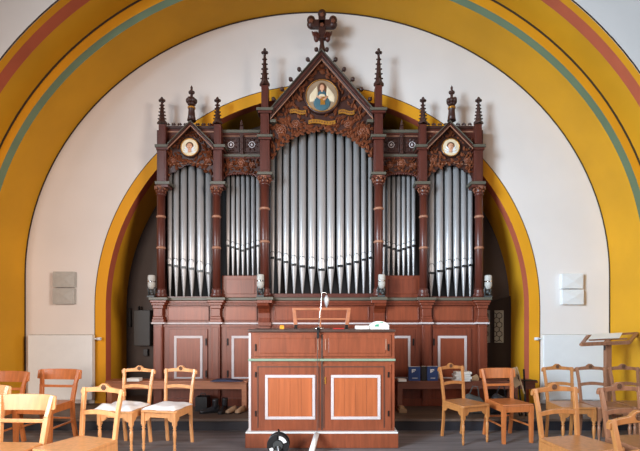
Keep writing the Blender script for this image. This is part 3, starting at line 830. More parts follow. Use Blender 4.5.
# music rack standing on the back of the top
Ym = YK + .40
zt = ztk
m = MB()
pr = lambda px, py: P(px, py, Ym)
rack = MB()
rack.beam(pr(292.5, 309), pr(350.5, 309), .05, .03, up=(0, 0, 1))
for xa, xb in ((294, 296), (349, 346.5)):
    a = pr(xa, 308); b = pr(xb, 325); b.z = zt + .005; rack.beam(a, b, .045, .04)
rack.beam((pr(320, 0).x, Ym, pr(0, 309).z), (pr(320, 0).x, Ym, zt + .005), .03, .03)
rack.beam(pr(295, 319), pr(348, 319), .016, .02)
kb(rack, 'music_rack', 'bench', .004)
m = MB()
for xb in (296, 346.5):
    a = pr(xb, 0).x; m.box(a - .02, a + .02, Ym - .05, Ym + .05, zt, zt + .05)
kb(m, 'rack_foot', 'iron', .003)

def lab(o, l, c, g=None): return tag(o, l, c, g)
def solo(mb, name, mats, label, cat, group=None, bevel=0.0, origin=None, sub=0):
    return tag(mb.build(name, mats, None, bevel, sub, origin), label, cat, group)
# things on the console
px = lambda v, Y: P(v, 0, Y).x
mic = thing('microphone_stand', 'slim chrome table microphone stand with a silver pear-shaped head on console top', 'microphone', (px(318.7, YK + .2), YK + .2, ztk))
m = MB(); m.lathe((0, 0, 0), [(.075, 0), (.075, .012), (.03, .022), (.012, .028)], 20); m.build('base_plate', 'chrome', mic)
m = MB(); m.tube([(0, 0, .02), (.012, 0, .15), (.03, .0, .30), (.034, 0, .42), (.05, -.01, .44), (.085, -.02, .43), (.095, -.02, .40)], .006, 8); m.build('stem', 'chrome', mic)
m = MB(); m.lathe((.095, -.02, 0), [(.004, .255), (.018, .29), (.030, .335), (.028, .365), (.018, .385), (.01, .40)], 14); m.build('microphone_head', 'lip', mic)
m = MB(); m.box(-.018, .010, -.262, -.238, -.10, .02); m.box(-.018, .010, -.262, -.02, .0, .016); m.build('clamp', 'black', mic)
zz = ztk
m = MB(); x = px(317.2, YK); m.tube([(x, YK - .045, zz - .09), (x + .004, YK - .05, zz - .3), (x - .004, YK - .05, zz - .6), (x + .002, YK - .05, zz - .95), (x, YK - .065, .22), (x - .01, YK - .075, .006), (x + .25, YK - .12, .006)], .0035, 6)
solo(m, 'cable', 'box', 'thin cable hanging down the middle of the console front', 'cable')
m = MB(); m.box(-.026, .026, -.018, .018, 0, .035); m.box(-.02, .02, -.014, .014, .035, .045)
o = m.build('small_box', 'orangei', None, .004); o.location = (px(282, YK + .2), YK + .2, ztk); tag(o, 'small orange box on the console top left of the music rack', 'box')
m = MB(); m.box(px(333, YK + .2), px(344, YK + .2), YK + .12, YK + .26, ztk, ztk + .012); solo(m, 'red_folder', 'redi', 'flat red folder lying on the console top', 'folder', bevel=.003)
for nm, x0, x1, z0, lb in (('white_book', 356, 369.5, 0, 'closed white book lying flat on the right of the console top'),):
    m = MB(); m.mi = 0; Yb = YK + .08
    m.box(px(x0, Yb), px(x1, Yb), Yb, Yb + .2, ztk, ztk + .04); solo(m, nm, 'paper', lb, 'book', bevel=.004)
bk = thing('open_magazine', 'crumpled white and green magazine lying open at the right end of the console top', 'magazine', (px(379.5, YK + .1), YK + .18, ztk))
m = MB(); n = 8
for j in range(3):
    top = []
    for i in range(n + 1):
        u = i / n; top.append((-.11 + .22 * u, .004 + .02 * j + (.05 * math.sin(u * PI) ** .6) * (.6 + .2 * j)))
    if j == 2: m.prism([(-.11, 0)] + top + [(.11, 0)], -.1, .08)
m.build('pages', 'paper', bk)
m = MB(); m.prism([(-.02, .085), (.03, .085), (.05, .07), (.0, .078)], -.104, -.02); m.prism([(-.06, .03), (-.01, .03), (-.01, .06), (-.05, .055)], -.104, -.1); m.build('green_print', 'teal', bk)

# ------------------------------------------------------------------ spot lamps on the cornice
def lamp(xc, Y, py_base, lean, label):
    c = P(xc, py_base, Y)
    t = thing('spotlight', label, 'lamp', (c.x, Y, c.z), 0); t.scale = (1.05, 1.05, 1.22)
    m = MB(); m.box(-.05, .05, -.04, .04, 0, .02); m.tube([(-.035, 0, .01), (-.045, 0, .10), (-.02, 0, .15)], .012, 8); m.tube([(.035, 0, .01), (.045, 0, .10), (.02, 0, .15)], .012, 8)
    m.ball((0, -.01, .07), .028); m.ball((.02, -.03, .045), .02); m.build('bracket', 'box', t)
    m = MB(); m.lathe((lean, 0, 0), [(.03, .10), (.046, .13), (.05, .15), (.05, .26), (.044, .27)], 18); m.build('lamp_head', 'greyw', t)
    m = MB(); m.lathe((lean, 0, 0), [(.052, .185), (.052, .2)], 18); m.build('lamp_ring', 'chrome', t)
    m = MB(); m.tube([(.05, .02, .01), (.075, .03, .06), (.06, .03, .12), (.04, .03, .09)], .006, 6); m.build('lamp_cable', 'black', t)
zc_ = 297.2
def zc(Yx, py=297.2): return P(0, py, YF - .19).z
def lampz(xc, Y, z, lean, label):
    lamp(xc, Y, 320 - (z - EYE) * F / Y, lean, label)
zl = P(0, 297.2, YF - .19).z; zl2 = P(0, 296.8, YF - .22).z
lampz(151.5, YF - .13, zl, 0.0, 'white cylindrical spotlight on the far left corner of the organ cornice')
lampz(260.5, YF - .19, zl2, 0.0, 'white cylindrical spotlight at the foot of the column left of the middle pipes')
lampz(381.0, YF - .19, zl2, 0.01, 'white cylindrical spotlight at the foot of the column right of the middle pipes')
lampz(487.6, YF - .12, zl, 0.01, 'white cylindrical spotlight on the far right corner of the organ cornice')

# ------------------------------------------------------------------ wall fittings
def tile(x0, x1, y0, y1, label, mt, grp):
    a = P(x0, y1, YW - .07); b = P(x1, y0, YW - .07)
    t = thing('wall_speaker', label, 'speaker', ((a.x + b.x) / 2, YW, a.z))
    w = (b.x - a.x) / 2; h = b.z - a.z
    MB().box(-w, w, -.07, -.0005, 0, h).build('housing', mt, t, .006)
    m = MB()
    v = [m.b.verts.new(p) for p in ((-w * .9, -.071, h * .08), (w * .9, -.071, h * .08), (w * .9, -.071, h * .92), (-w * .9, -.071, h * .92), (w * .1, -.085, h * .5))]
    for i in range(4): m.b.faces.new([v[i], v[(i + 1) % 4], v[4]])
    m.b.faces.new(v[:4]); m.build('front_cover', mt, t)
tile(52.6, 74, 271.5, 287.2, 'square grey wall speaker on the left white wall, upper of the pair', 'greyw', 0)
tile(52.4, 73.6, 288.2, 304, 'square grey wall speaker on the left white wall, lower of the pair', 'greyw', 0)
tile(562, 583.5, 273.5, 288.6, 'square white wall speaker on the right white wall, upper of the pair', 'white', 0)
tile(562.5, 584, 289.6, 304.5, 'square white wall speaker on the right white wall, lower of the pair', 'white', 0)
def radiator(x0, x1, y0, y1, vx, label):
    Y = YW - .13; a = P(x0, y1, Y); b = P(x1, y0, Y)
    t = thing('radiator', label, 'radiator', ((a.x + b.x) / 2, YW - .07, PH))
    w = (b.x - a.x) / 2; z0, z1 = a.z - PH, b.z - PH
    MB().box(-w, w, -.06, .035, z0, z1).build('panel', 'white', t, .012)
    m = MB()
    for i in range(40):
        x = -w + .02 + (2 * w - .04) * i / 39; m.box(x - .004, x + .004, -.05, .03, z1, z1 + .006)
    m.build('top_grille', 'greyw', t)
    sg = 1 if vx > 0 else -1
    m = MB(); m.tube([(sg * w, -.01, z1 - .06), (sg * (w + .05), -.01, z1 - .06)], .012, 10); m.lathe((sg * (w + .05) if sg > 0 else -(w + .11), -.01, z1 - .06), [(.022, 0), (.024, .06)], 12, 'x'); m.build('valve', 'white', t)
    m = MB()
    for s in (-.7, .7):
        m.box(s * w - .02, s * w + .02, .035, .069, z1 - .25, z1 - .15); m.box(s * w - .02, s * w + .02, -.02, .02, 0, z0)
    m.build('bracket', 'white', t)
radiator(27.5, 92, 335, 400, 1, 'white panel radiator on the left wall behind the plain-backed chairs')
radiator(543.5, 607, 335, 400, -1, 'white panel radiator on the right wall behind the lectern')
# electrical boxes in the niche
m = MB(); m.pb(133.5, 150, 310, 346, YN - .14, .14); o = solo(m, 'fuse_box', 'box', 'dark grey metal cabinet on the niche wall left of the organ', 'electrical box', bevel=.01)
m = MB(); c = P(139, 310, YN - .08); m.tube([c, c + Vector((0, 0, .04))], .02, 8); m.ball(c + Vector((0, 0, .05)), .022); q = m.build('cable_gland', 'black'); q.parent = o
m = MB(); m.pb(128, 130.6, 308, 327, YN - .05, .05); solo(m, 'switch_strip', 'black', 'narrow black switch strip beside the dark metal cabinet in niche', 'switch', bevel=.004)
m = MB(); m.pb(143, 147.5, 349, 356, YN - .06, .06); o = solo(m, 'wall_socket', 'black', 'small black wall socket below the dark metal cabinet in niche', 'socket', bevel=.004)

# ------------------------------------------------------------------ benches
def bench(x0, x1, mt, label, Yb=F / 70, zt_=.59, legs=()):
    a, b = px(x0, Yb), px(x1, Yb)
    t = thing('bench', label, 'bench', ((a + b) / 2, Yb + .12, PH)); w = (b - a) / 2; h = zt_ - PH
    MB().box(-w, w, -.12, .12, h - .03, h).build('seat', mt, t, .005)
    m = MB(); m.box(-w + .03, w - .03, -.105, -.085, h - .12, h - .03); m.box(-w + .03, w - .03, .07, .09, h - .12, h - .03); m.build('apron', mt, t, .003)
    for lx in legs:
        m = MB(); x = px(lx, Yb) - t.location.x; m.box(x - .035, x + .035, -.11, .09, 0, h - .03); m.build('leg', mt, t, .004)
    return t
bench(105, 247.5, 'bench', 'long low wooden bench on the platform left of the console', legs=(109, 244))
bench(396.5, 538, 'benchd', 'long dark wooden bench on the platform right of the console', legs=(400, 516))
ZS = .59; YB = F / 70
def book(x0, x1, h, Yb, label, mt, sc_=0, name='upright_book'):
    t = thing(name, label, 'book', ((px(x0, Yb) + px(x1, Yb)) / 2, Yb + .03, ZS)); w = (px(x1, Yb) - px(x0, Yb)) / 2
    MB().box(-w, w, -.022, .022, 0, h).build('cover', mt, t, .003)
    MB().box(-w + .006, w - .004, -.016, .016, h - .002, h + .002).build('pages', 'paper', t)
    return t, w
t, w_ = book(408.8, 420.5, .20, YB, 'navy blue book with a white mark standing on right bench, beside the small white card', 'blue')
m = MB(); m.box(-w_ + .045, -w_ + .06, -.024, -.022, .115, .165); m.box(-w_ + .06, -w_ + .1, -.024, -.022, .148, .165); m.box(-w_ + .06, -w_ + .085, -.024, -.022, .128, .138); m.box(-w_ + .05, w_ - .04, -.024, -.022, .035, .043); m.build('cover_print', 'white', t)
t, w_ = book(421.5, 426.8, .205, YB + .01, 'black folder standing on right bench between the two navy blue books', 'black', name='upright_folder')
t, w_ = book(427.3, 438, .205, YB, 'navy blue book standing on the right bench close behind the carved chair', 'blue')
m = MB(); m.box(-w_ + .045, -w_ + .06, -.024, -.022, .115, .165); m.box(-w_ + .06, -w_ + .1, -.024, -.022, .148, .165); m.box(-w_ + .06, -w_ + .085, -.024, -.022, .128, .138); m.box(-w_ + .05, w_ - .04, -.024, -.022, .035, .043); m.build('cover_print', 'white', t)
m = MB(); m.box(px(397.5, YB), px(405.5, YB), YB - .08, YB + .04, ZS, ZS + .035); solo(m, 'card_pack', 'paper', 'small white pack of cards at left end of the right bench', 'paper', bevel=.003)
for i, lb in enumerate(('bottom', 'second', 'third', 'top')):
    m = MB(); dx = (i % 2) * .02 - .01
    m.box(px(454, YB) + dx, px(470, YB) + dx, YB - .06, YB + .08, ZS + .034 * i, ZS + .034 * i + .032)
    solo(m, 'songbook', 'paper', ('%s white songbook of the pile on the right bench behind the carved chair' % lb), 'book', 'piled white songbooks', bevel=.004)
m = MB()
for i in range(4):
    a_ = .5 - i * .22
    R_ = Matrix.Translation((px(472, YB), YB - .02 + i * .012, ZS + .001)) @ Matrix.Rotation(-a_, 4, 'Y')
    m.box(0, .10, 0, .008, 0, .06, rot=R_)
solo(m, 'loose_sheets', 'kraft', 'fanned tan sheets leaning on right bench behind the plain wide-backed chair', 'paper')
m = MB(); m.box(px(129, YB), px(141, YB), YB - .07, YB + .05, ZS, ZS + .045); solo(m, 'paper_stack', 'paper', 'small white stack of paper on the left bench seen through chair back', 'paper', bevel=.003)
m = MB()
pts = [(px(211, YB), ZS + .001), (px(216, YB), ZS + .02), (px(225, YB), ZS + .03), (px(233, YB), ZS + .018), (px(243, YB), ZS + .001)]
m.prism(pts, YB - .09, YB + .08); solo(m, 'folded_cloth', 'navy', 'dark blue folded cloth lying on the left bench near the console', 'cloth')
# under the benches
YU = F / 71
def shoe(xc, Y, rot, mt, h, L, label, name='shoe', high=False):
    t = thing(name, label, 'shoe', (px(xc, Y), Y, PH), rot)
    m = MB()
    secs = [(-.5, .030, .09 * h), (-.42, .036, .10 * h), (-.2, .034, .095 * h), (.0, .036, .065), (.25, .044, .05), (.42, .038, .04), (.5, .018, .025)]
    rings = []
    for u, w, hh in secs:
        rings.append([m.b.verts.new((u * L, w * math.cos(a), .012 + max(0, hh * math.sin(a)))) for a in [PI * i / 8 for i in range(9)]])
    for A, B in zip(rings, rings[1:]):
        for i in range(8):
            f = m.b.faces.new([A[i], A[i + 1], B[i + 1], B[i]]); f.smooth = True
        m.b.faces.new([A[0], B[0], B[8], A[8]])
    m.b.faces.new(rings[0]); m.b.faces.new(rings[-1][::-1])
    if high: m.lathe((-.3 * L, 0, 0), [(.036, .05), (.04, .10), (.044, .17), (.046, .19)], 12)
    m.build('upper', mt, t)
    m = MB(); o = []
    pts = [(-.5, -.03), (-.2, -.034), (.25, -.046), (.45, -.035), (.52, 0), (.45, .035), (.25, .046), (-.2, .034), (-.5, .03)]
    A = [m.b.verts.new((x * L, y, 0)) for x, y in pts]; B = [m.b.verts.new((x * L, y, .014)) for x, y in pts]
    m.b.faces.new(A); m.b.faces.new(B[::-1])
    for i in range(len(A)): m.b.faces.new([A[i], A[(i + 1) % len(A)], B[(i + 1) % len(A)], B[i]])
    m.build('sole', 'black', t)
YS = 6.02
shoe(209.5, YS, PI + .35, 'leather', 1, .27, 'black leather shoe pointing left under the left bench', high=True)
shoe(223, YS + .02, -PI / 2 - .1, 'leather', 1, .26, 'black ankle boot pointing to the camera under the left bench', 'boot', True)
shoe(231, YS, PI + .9, 'tanshoe', .8, .17, 'tan shoe under the left bench, left of its pair')
shoe(240, YS, PI + 1.1, 'tanshoe', .8, .17, 'tan shoe under the left bench, nearest to the console')
m = MB(); Yq = 6.12; m.box(px(195, Yq), px(207, Yq), Yq, Yq + .2, PH, PH + .20); m.tube([(px(198, Yq), Yq + .1, PH + .2), (px(199, Yq), Yq + .1, PH + .24), (px(203, Yq), Yq + .1, PH + .24), (px(204, Yq), Yq + .1, PH + .2)], .008, 6)
solo(m, 'black_case', 'black', 'black case standing under the left bench behind the cushioned chairs', 'case', bevel=.012)
m = MB(); m.box(px(399, YS), px(406.5, YS), YS - .02, YS + .12, PH, PH + .05); m.box(px(400, YS), px(404.5, YS), YS, YS + .1, PH + .05, PH + .085)
solo(m, 'small_parcel', 'kraft', 'small tan parcel on the platform under the right bench beside console', 'parcel', bevel=.004)
def bag(x0, x1, z0, z1, Y, mt, label):
    m = MB(); a, b = px(x0, Y), px(x1, Y); n = 12
    rings = []
    for i in range(n + 1):
        u = i / n; hh = (z1 - z0) * (math.sin(PI * (0.08 + .84 * u)) ** .5) * (1 - .35 * u * (1 if x0 < 500 else 0) + .06 * math.sin(9 * u)); dd = .085 * math.sin(PI * (0.05 + .9 * u)) ** .4
        rings.append([m.b.verts.new((a + (b - a) * u, Y + dd * math.cos(t_), z0 + (.5 + .5 * math.sin(t_)) * hh)) for t_ in [2 * PI * k / 12 for k in range(12)]])
    for A, B in zip(rings, rings[1:]):
        for k in range(12):
            f = m.b.faces.new([A[k], A[(k + 1) % 12], B[(k + 1) % 12], B[k]]); f.smooth = True
    m.b.faces.new(rings[0]); m.b.faces.new(rings[-1][::-1])
    m.tube([(a + (b - a) * .3, Y - .02, z0 + (z1 - z0) * .85), (a + (b - a) * .4, Y - .05, z1 + .06), (a + (b - a) * .6, Y - .05, z1 + .05), (a + (b - a) * .7, Y - .02, z0 + (z1 - z0) * .7)], .008, 6)
    return solo(m, 'bag', mt, label, 'bag')
bag(462, 486, PH, PH + .33, 5.98, 'tapef', 'grey-green slouching bag on platform between the carved and plain chairs')
bag(490, 511, PH, PH + .34, 5.95, 'leather', 'black bag on the platform behind the plain wide-backed chair')

# folded black music stand with papers at the right end
st = thing('music_stand', 'folded black music stand with cream papers leaning at the right end of bench', 'music stand', (px(522, 5.85), 5.85, PH))
m = MB(); 
for x0, x1 in ((-.02, -.14), (.02, .09)): m.beam((x0 * 2, -.03, 0), (x1 - .02, .1, .62), .022, .015)
m.beam((0, 0, 0), (-.03, .06, .55), .016, .016); m.build('legs', 'iron', st)
m = MB(); m.beam((-.17, .05, .47), (.22, .05, .47), .05, .012); m.build('ledge', 'iron', st)
m = MB(); m.box(-.05, .05, 0, .01, 0, .18, rot=Matrix.Translation((-.04, .015, .40)) @ Matrix.Rotation(-.6, 4, 'Y')); m.box(-.03, .03, 0, .01, 0, .15, rot=Matrix.Translation((-.07, .03, .50)) @ Matrix.Rotation(-.2, 4, 'Y')); m.beam((-.068, .015, .66), (.03, .0, .30), .05, .008); m.build('papers', 'kraft', st)

# ------------------------------------------------------------------ cable reel and tube
Yr = 4.60
xr, rr_ = px(278.5, Yr), .118
rl = thing('cable_reel', 'black and white cable reel standing on the floor before the console', 'cable reel', (xr, Yr, 0))
m = MB()
for y in (-.055, .04): m.lathe((0, y, .135), [(rr_, 0), (rr_, .014)], 30, 'y'); 
m.lathe((0, -.04, .135), [(.05, 0), (.05, .08)], 20, 'y'); m.build('drum', 'black', rl, .003)
m = MB(); m.lathe((0, -.035, .135), [(.088, 0), (.094, .02), (.088, .04), (.094, .06), (.088, .07)], 24, 'y'); m.build('wound_cable', 'box', rl)
m = MB()
for a0 in (.35, 3.5):
    pts = [(math.cos(a0 + t * .25) * .10, .135 + math.sin(a0 + t * .25) * .10) for t in range(6)] + [(math.cos(a0 + t * .25) * .062, .135 + math.sin(a0 + t * .25) * .062) for t in range(5, -1, -1)]
    m.prism(pts, -.0585, -.055)
m.build('white_label', 'white', rl)
m = MB(); m.lathe((0, -.068, .135), [(.05, 0), (.052, .012)], 20, 'y'); m.build('socket_plate', 'box', rl)
m = MB()
for s in (-.09, .09): m.beam((s, -.065, .003), (s * .2, -.065, .13), .012, .01); m.beam((s, .058, .003), (s * .2, .058, .13), .012, .01)
m.tube([(-.0, -.062, .2), (0, -.062, .262), (0, 0, .285), (0, .06, .262), (0, .06, .2)], .009, 8); m.build('stand', 'iron', rl)
m = MB(); m.tube([(.0, -.07, .13), (.01, -.085, .08), (.03, -.1, .02), (.08, -.13, .008), (.2, -.16, .008)], .006, 6); m.build('plug_cable', 'lip', rl)
m = MB(); a = Vector((px(311.5, 4.75), 4.62, .02)); b = Vector((px(316, 4.85), 4.845, .135))
a = Vector((px(311, 4.6), 4.6, .03)); b = Vector((px(316.5, 4.85), 4.85, .17))
t_ = (b - a).normalized()
m.tube([a, b], .030, 14); solo(m, 'white_tube', 'white', 'short white tube leaning against the console plinth', 'tube')

# ------------------------------------------------------------------ chairs
def chair_carved(label, mt):
    t = thing('carved_chair', label, 'chair')
    # seat, slightly trapezoid with overhang
    m = MB()
    pts = [(-.19, .20), (.19, .20), (.225, -.20), (.205, -.225), (-.205, -.225), (-.225, -.20)]
    A = [m.b.verts.new((x, y, .435)) for x, y in pts]; B = [m.b.verts.new((x, y, .462)) for x, y in pts]
    m.b.faces.new(A); m.b.faces.new(B[::-1])
    for i in range(6): m.b.faces.new([A[i], A[(i + 1) % 6], B[(i + 1) % 6], B[i]])
    m.build('seat', mt, t, .006)
    # aprons with scalloped corner brackets
    m = MB()
    def scal(w, drop=.055, low=.10, n=6):
        pts = [(-w, .435), (-w, .435 - low)]
        for i in range(n + 1):
            a = PI / 2 * i / n; pts.append((-w + .01 + .07 * math.sin(a), .435 - drop - (low - drop) * math.cos(a)))
        r = [(-x, z) for x, z in pts[::-1]]
        return pts + r
    m.prism(scal(.19), -.205, -.187)
    m.build('front_apron', mt, t, .002)
    for s in (-1, 1):
        m = MB(); pr_ = scal(.19)
        va = [m.b.verts.new((s * (.205 - .02 * (y + .19) / .38) + .009, y - .01, z)) for y, z in pr_]; vb = [m.b.verts.new((s * (.205 - .02 * (y + .19) / .38) - .009, y - .01, z)) for y, z in pr_]
        m.b.faces.new(va); m.b.faces.new(vb[::-1])
        for i in range(len(va)): m.b.faces.new([va[i], vb[i], vb[(i + 1) % len(va)], va[(i + 1) % len(va)]])
        m.build('side_apron', mt, t, .002)
    for s in (-1, 1):
        m = MB(); c = (s * .195, -.195, 0)
        m.box(c[0] - .02, c[0] + .02, c[1] - .02, c[1] + .02, .30, .435)
        m.lathe(c, [(.010, 0), (.014, .02), (.018, .05), (.012, .065), (.020, .08), (.012, .095), (.014, .11), (.021, .20), (.018, .235), (.010, .245), (.022, .26), (.012, .275), (.022, .288), (.016, .30)], 14)
        m.build('front_leg', mt, t)
    for s in (-1, 1):
        m = MB()
        path = [(.165, .235, .0), (.165, .205, .22), (.168, .192, .45), (.178, .215, .68), (.192, .248, .870)]
        for (x0, y0, z0), (x1, y1, z1) in zip(path, path[1:]):
            m.beam((s * x0, y0, z0), (s * x1, y1, z1), .034 if z0 < .6 else .032, .028, up=(0, 1, 0))
        m.build('rear_post', mt, t, .003)
    # crest rail: raised centre with rosette, drooping ears
    m = MB(); n = 24; top = []; bot = []
    for i in range(n + 1):
        u = -1 + 2 * i / n; x = .222 * u
        z = .880 - .022 * u * u + (.030 * math.exp(-((u) / .19) ** 4)) + (.004 if abs(u) > .85 else 0)
        top.append((x, z)); bot.append((x, .826 + .012 * (1 - u * u) - (.012 if abs(u) > .8 else 0)))
    top[0] = (top[0][0], .850); top[-1] = (top[-1][0], .850)
    for i in range(n):
        (xa, za), (xb, zb) = top[i], top[i + 1]; (_, zc1), (_, zd) = bot[i], bot[i + 1]
        ya = .247 - .02 * (1 - (xa / .222) ** 2) * -1; yb = .247 + .02 * (1 - (xb / .222) ** 2)
        ya = .247 + .02 * (1 - (xa / .222) ** 2)
        v = [m.b.verts.new(p) for p in ((xa, ya - .014, za), (xb, yb - .014, zb), (xb, yb - .014, zd), (xa, ya - .014, zc1), (xa, ya + .012, za), (xb, yb + .012, zb), (xb, yb + .012, zd), (xa, ya + .012, zc1))]
        for q in ((0, 1, 2, 3), (4, 7, 6, 5), (0, 4, 5, 1), (3, 2, 6, 7), (0, 3, 7, 4), (1, 5, 6, 2)):
            if q == (0, 3, 7, 4) and i: continue
            if q == (1, 5, 6, 2) and i < n - 1: continue
            m.b.faces.new([v[k] for k in q])
    bmesh.ops.remove_doubles(m.b, verts=m.b.verts[:], dist=.0001)
    cr = m.build('crest_rail', mt, t, .003)
    m = MB(); m.ring((0, .251, .876), .021, .004, 16); m.rosette((0, .251, .876), .017, 6); m.build('rosette', 'hair', cr)
    # lower slat, arched
    m = MB(); n = 10
    def arc(u): return .652 + .018 * (1 - u * u)
    pts = [(.172 * (-1 + 2 * i / n), arc(-1 + 2 * i / n) + .022) for i in range(n + 1)] + [(.172 * (1 - 2 * i / n), arc(1 - 2 * i / n) - .016) for i in range(n + 1)]
    m.prism(pts, .204, .222); m.build('back_slat', mt, t, .002)
    m = MB(); m.beam((-.18, -.0, .2), (.18, 0, .2), .018); 
    for s in (-1, 1): m.beam((s * .193, -.19, .20), (s * .166, .208, .20), .018)
    m.b.free()
    return t
def chair_plain(label, mt):
    t = thing('plain_chair', label, 'chair')
    m = MB()
    pts = [(-.185, .20), (.185, .20), (.215, -.21), (-.215, -.21)]
    A = [m.b.verts.new((x, y, .44)) for x, y in pts]; B = [m.b.verts.new((x, y, .464)) for x, y in pts]
    m.b.faces.new(A); m.b.faces.new(B[::-1])
    for i in range(4): m.b.faces.new([A[i], A[(i + 1) % 4], B[(i + 1) % 4], B[i]])
    m.build('seat', mt, t, .008)
    m = MB(); m.beam((-.19, -.195, .405), (.19, -.195, .405), .02, .07); m.beam((-.17, .185, .405), (.17, .185, .405), .02, .07)
    for s in (-1, 1): m.beam((s * .195, -.18, .405), (s * .17, .18, .405), .02, .07)
    m.build('apron', mt, t, .003)
    for s in (-1, 1):
        MB().beam((s * .19, -.19, 0), (s * .19, -.19, .44), .038, .038, up=(0, 1, 0), w2=.05, d2=.05).build('front_leg', mt, t, .003)
        m = MB(); path = [(.19, .25, .0), (.185, .205, .24), (.185, .195, .45), (.20, .225, .66), (.225, .262, .835)]
        for (x0, y0, z0), (x1, y1, z1) in zip(path, path[1:]): m.beam((s * x0, y0, z0), (s * x1, y1, z1), .042 if z0 < .6 else .036, .034, up=(0, 1, 0))
        m.build('rear_post', mt, t, .003)
    # broad bowed top board with rounded ends
    m = MB(); n = 16; rr = []
    for i in range(n + 1):
        u = -1 + 2 * i / n; x = .262 * u; y = .236 + .04 * (1 - u * u)
        hh = .066 * (1 - .22 * abs(u) ** 6); zm = .776
        rr.append([m.b.verts.new((x, y - .011, zm - hh)), m.b.verts.new((x, y - .006 + .011, zm + hh)), m.b.verts.new((x, y + .022, zm + hh)), m.b.verts.new((x, y + .011, zm - hh))])
    for a, b in zip(rr, rr[1:]):
        for k in range(4): f = m.b.faces.new([a[k], b[k], b[(k + 1) % 4], a[(k + 1) % 4]])
    m.b.faces.new(rr[0]); m.b.faces.new(rr[-1][::-1]); m.build('top_board', mt, t, .004)
    m = MB(); m.beam((-.19, .212, .635), (.19, .212, .635), .016, .03); m.build('back_slat', mt, t, .003)
    m = MB(); m.beam((-.17, .21, .24), (.17, .21, .24), .02)
    for s in (-1, 1): m.beam((s * .19, -.19, .2), (s * .17, .205, .2), .02)
    m.build('stretchers', mt, t, .003)
    return t
cache = {}
def place(kind, mt, pxc, s, rot, label, group=None, sc_=None, z=0.0):
    """back of the chair at frame column pxc, at the distance where a metre spans s pixels"""
    key = (kind, mt)
    sc_ = sc_ or (.91 if kind == 'c' else 1)
    fn = chair_carved if kind == 'c' else chair_plain
    if key not in cache: t = cache[key] = fn(label, mt)
    else: t = copy_tree(cache[key]); t['label'] = label
    Y = F / s; X = (pxc - 326) / s
    fx, fy = math.sin(rot), -math.cos(rot)
    t.location = (X + fx * .24, Y + fy * .24, z); t.rotation_euler = (0, 0, rot); t.scale = (sc_, 1, 1)
    t['group'] = 'carved-crest wooden chairs' if kind == 'c' else 'plain wide-backed wooden chairs'
    return t
D = math.radians
cA = place('c', 'lit_wood', 138.5, 83, D(-9), 'carved-crest chair with a white cloth on its seat, farther left of the two cushioned chairs', sc_=.98)
cB = place('c', 'lit_wood', 180.2, 83, D(-12), 'carved-crest chair with a folded white pad on its seat, nearest to console', sc_=.98)
place('c', 'lit_wood', 102.5, 116, D(-18), 'pale carved-crest chair in front row on the left, bare seat', sc_=1.06)
place('p', 'orange', 59.5, 79.5, D(-6), 'plain chair with wide curved top board before the left radiator', sc_=1.12)
place('p', 'orange', 8.5, 83, D(-4), 'plain chair cut by the left edge of the photo in the rear row')
place('p', 'lit_wood', 25, 121, D(-3), 'large plain chair with sunlit top board in the front left corner')
place('p', 'lit_wood', -17.5, 106, D(2), 'plain chair just showing a corner of its top board at left edge')
place('c', 'honey', 451.5, 78.5, D(22), 'carved-crest chair standing right of the console, turned to the right')
place('p', 'orange', 497.5, 78, D(9), 'plain chair with orange-brown wide top board right of console', sc_=.93)
place('c', 'honey', 558, 80, D(0), 'carved-crest chair in the rear row before the radiator, leftmost of three')
place('c', 'brownc', 591, 80, D(0), 'brown carved-crest chair in the rear row, middle of three before the lectern')
place('c', 'brownc', 624, 80, D(0), 'brown carved-crest chair in the rear row, rightmost against yellow wall')
place('c', 'honey', 555.5, 115, D(14), 'honey-coloured carved-crest chair in front row on the right', sc_=1.08)
place('c', 'brownc', 620.5, 114, D(10), 'brown carved-crest chair in the front row right, behind the cropped corner chair', sc_=1.02)
place('c', 'honey', 641, 166, D(14), 'nearest carved-crest chair cut off by the lower right corner', sc_=1.08)
# cloths on two seats
def cloth(ch, name, w0, w1, d0, d1, h, label, seed, wav):
    r_ = random.Random(seed); m = MB(); nx, ny = 16, 12
    top = []; 
    z0 = .4655
    def surf(i, j):
        u, v = i / nx, j / ny
        x = w0 + (w1 - w0) * u; y = d0 + (d1 - d0) * v
        e = min(u, 1 - u, v, 1 - v) * 6
        z = z0 + h * min(1, e) ** .5 + wav * (math.sin(u * 9 + seed + v * 3) * math.cos(v * 7 + seed) + 1) * .5 * min(1, e)
        return (x + .01 * math.sin(v * 9 + seed), y + .01 * math.sin(u * 11 + seed), z + .002)
    T = [[m.b.verts.new(surf(i, j)) for j in range(ny + 1)] for i in range(nx + 1)]
    B = [[m.b.verts.new((T[i][j].co.x, T[i][j].co.y, z0)) for j in range(ny + 1)] for i in range(nx + 1)]
    for i in range(nx):
        for j in range(ny):
            f = m.b.faces.new([T[i][j], T[i + 1][j], T[i + 1][j + 1], T[i][j + 1]]); f.smooth = True
            m.b.faces.new([B[i][j], B[i][j + 1], B[i + 1][j + 1], B[i + 1][j]])
    for i in range(nx):
        m.b.faces.new([T[i][0], B[i][0], B[i + 1][0], T[i + 1][0]]); m.b.faces.new([T[i][ny], T[i + 1][ny], B[i + 1][ny], B[i][ny]])
    for j in range(ny):
        m.b.faces.new([T[0][j], T[0][j + 1], B[0][j + 1], B[0][j]]); m.b.faces.new([T[nx][j], B[nx][j], B[nx][j + 1], T[nx][j + 1]])
    o = m.build(name, 'cloth'); o.location = ch.location; o.rotation_euler = ch.rotation_euler; o.scale = ch.scale
    return tag(o, label, 'cloth')
cloth(cA, 'white_cloth', -.27, .21, -.235, .17, .018, 'crumpled white cloth on the seat of the left cushioned chair', 2, .045)
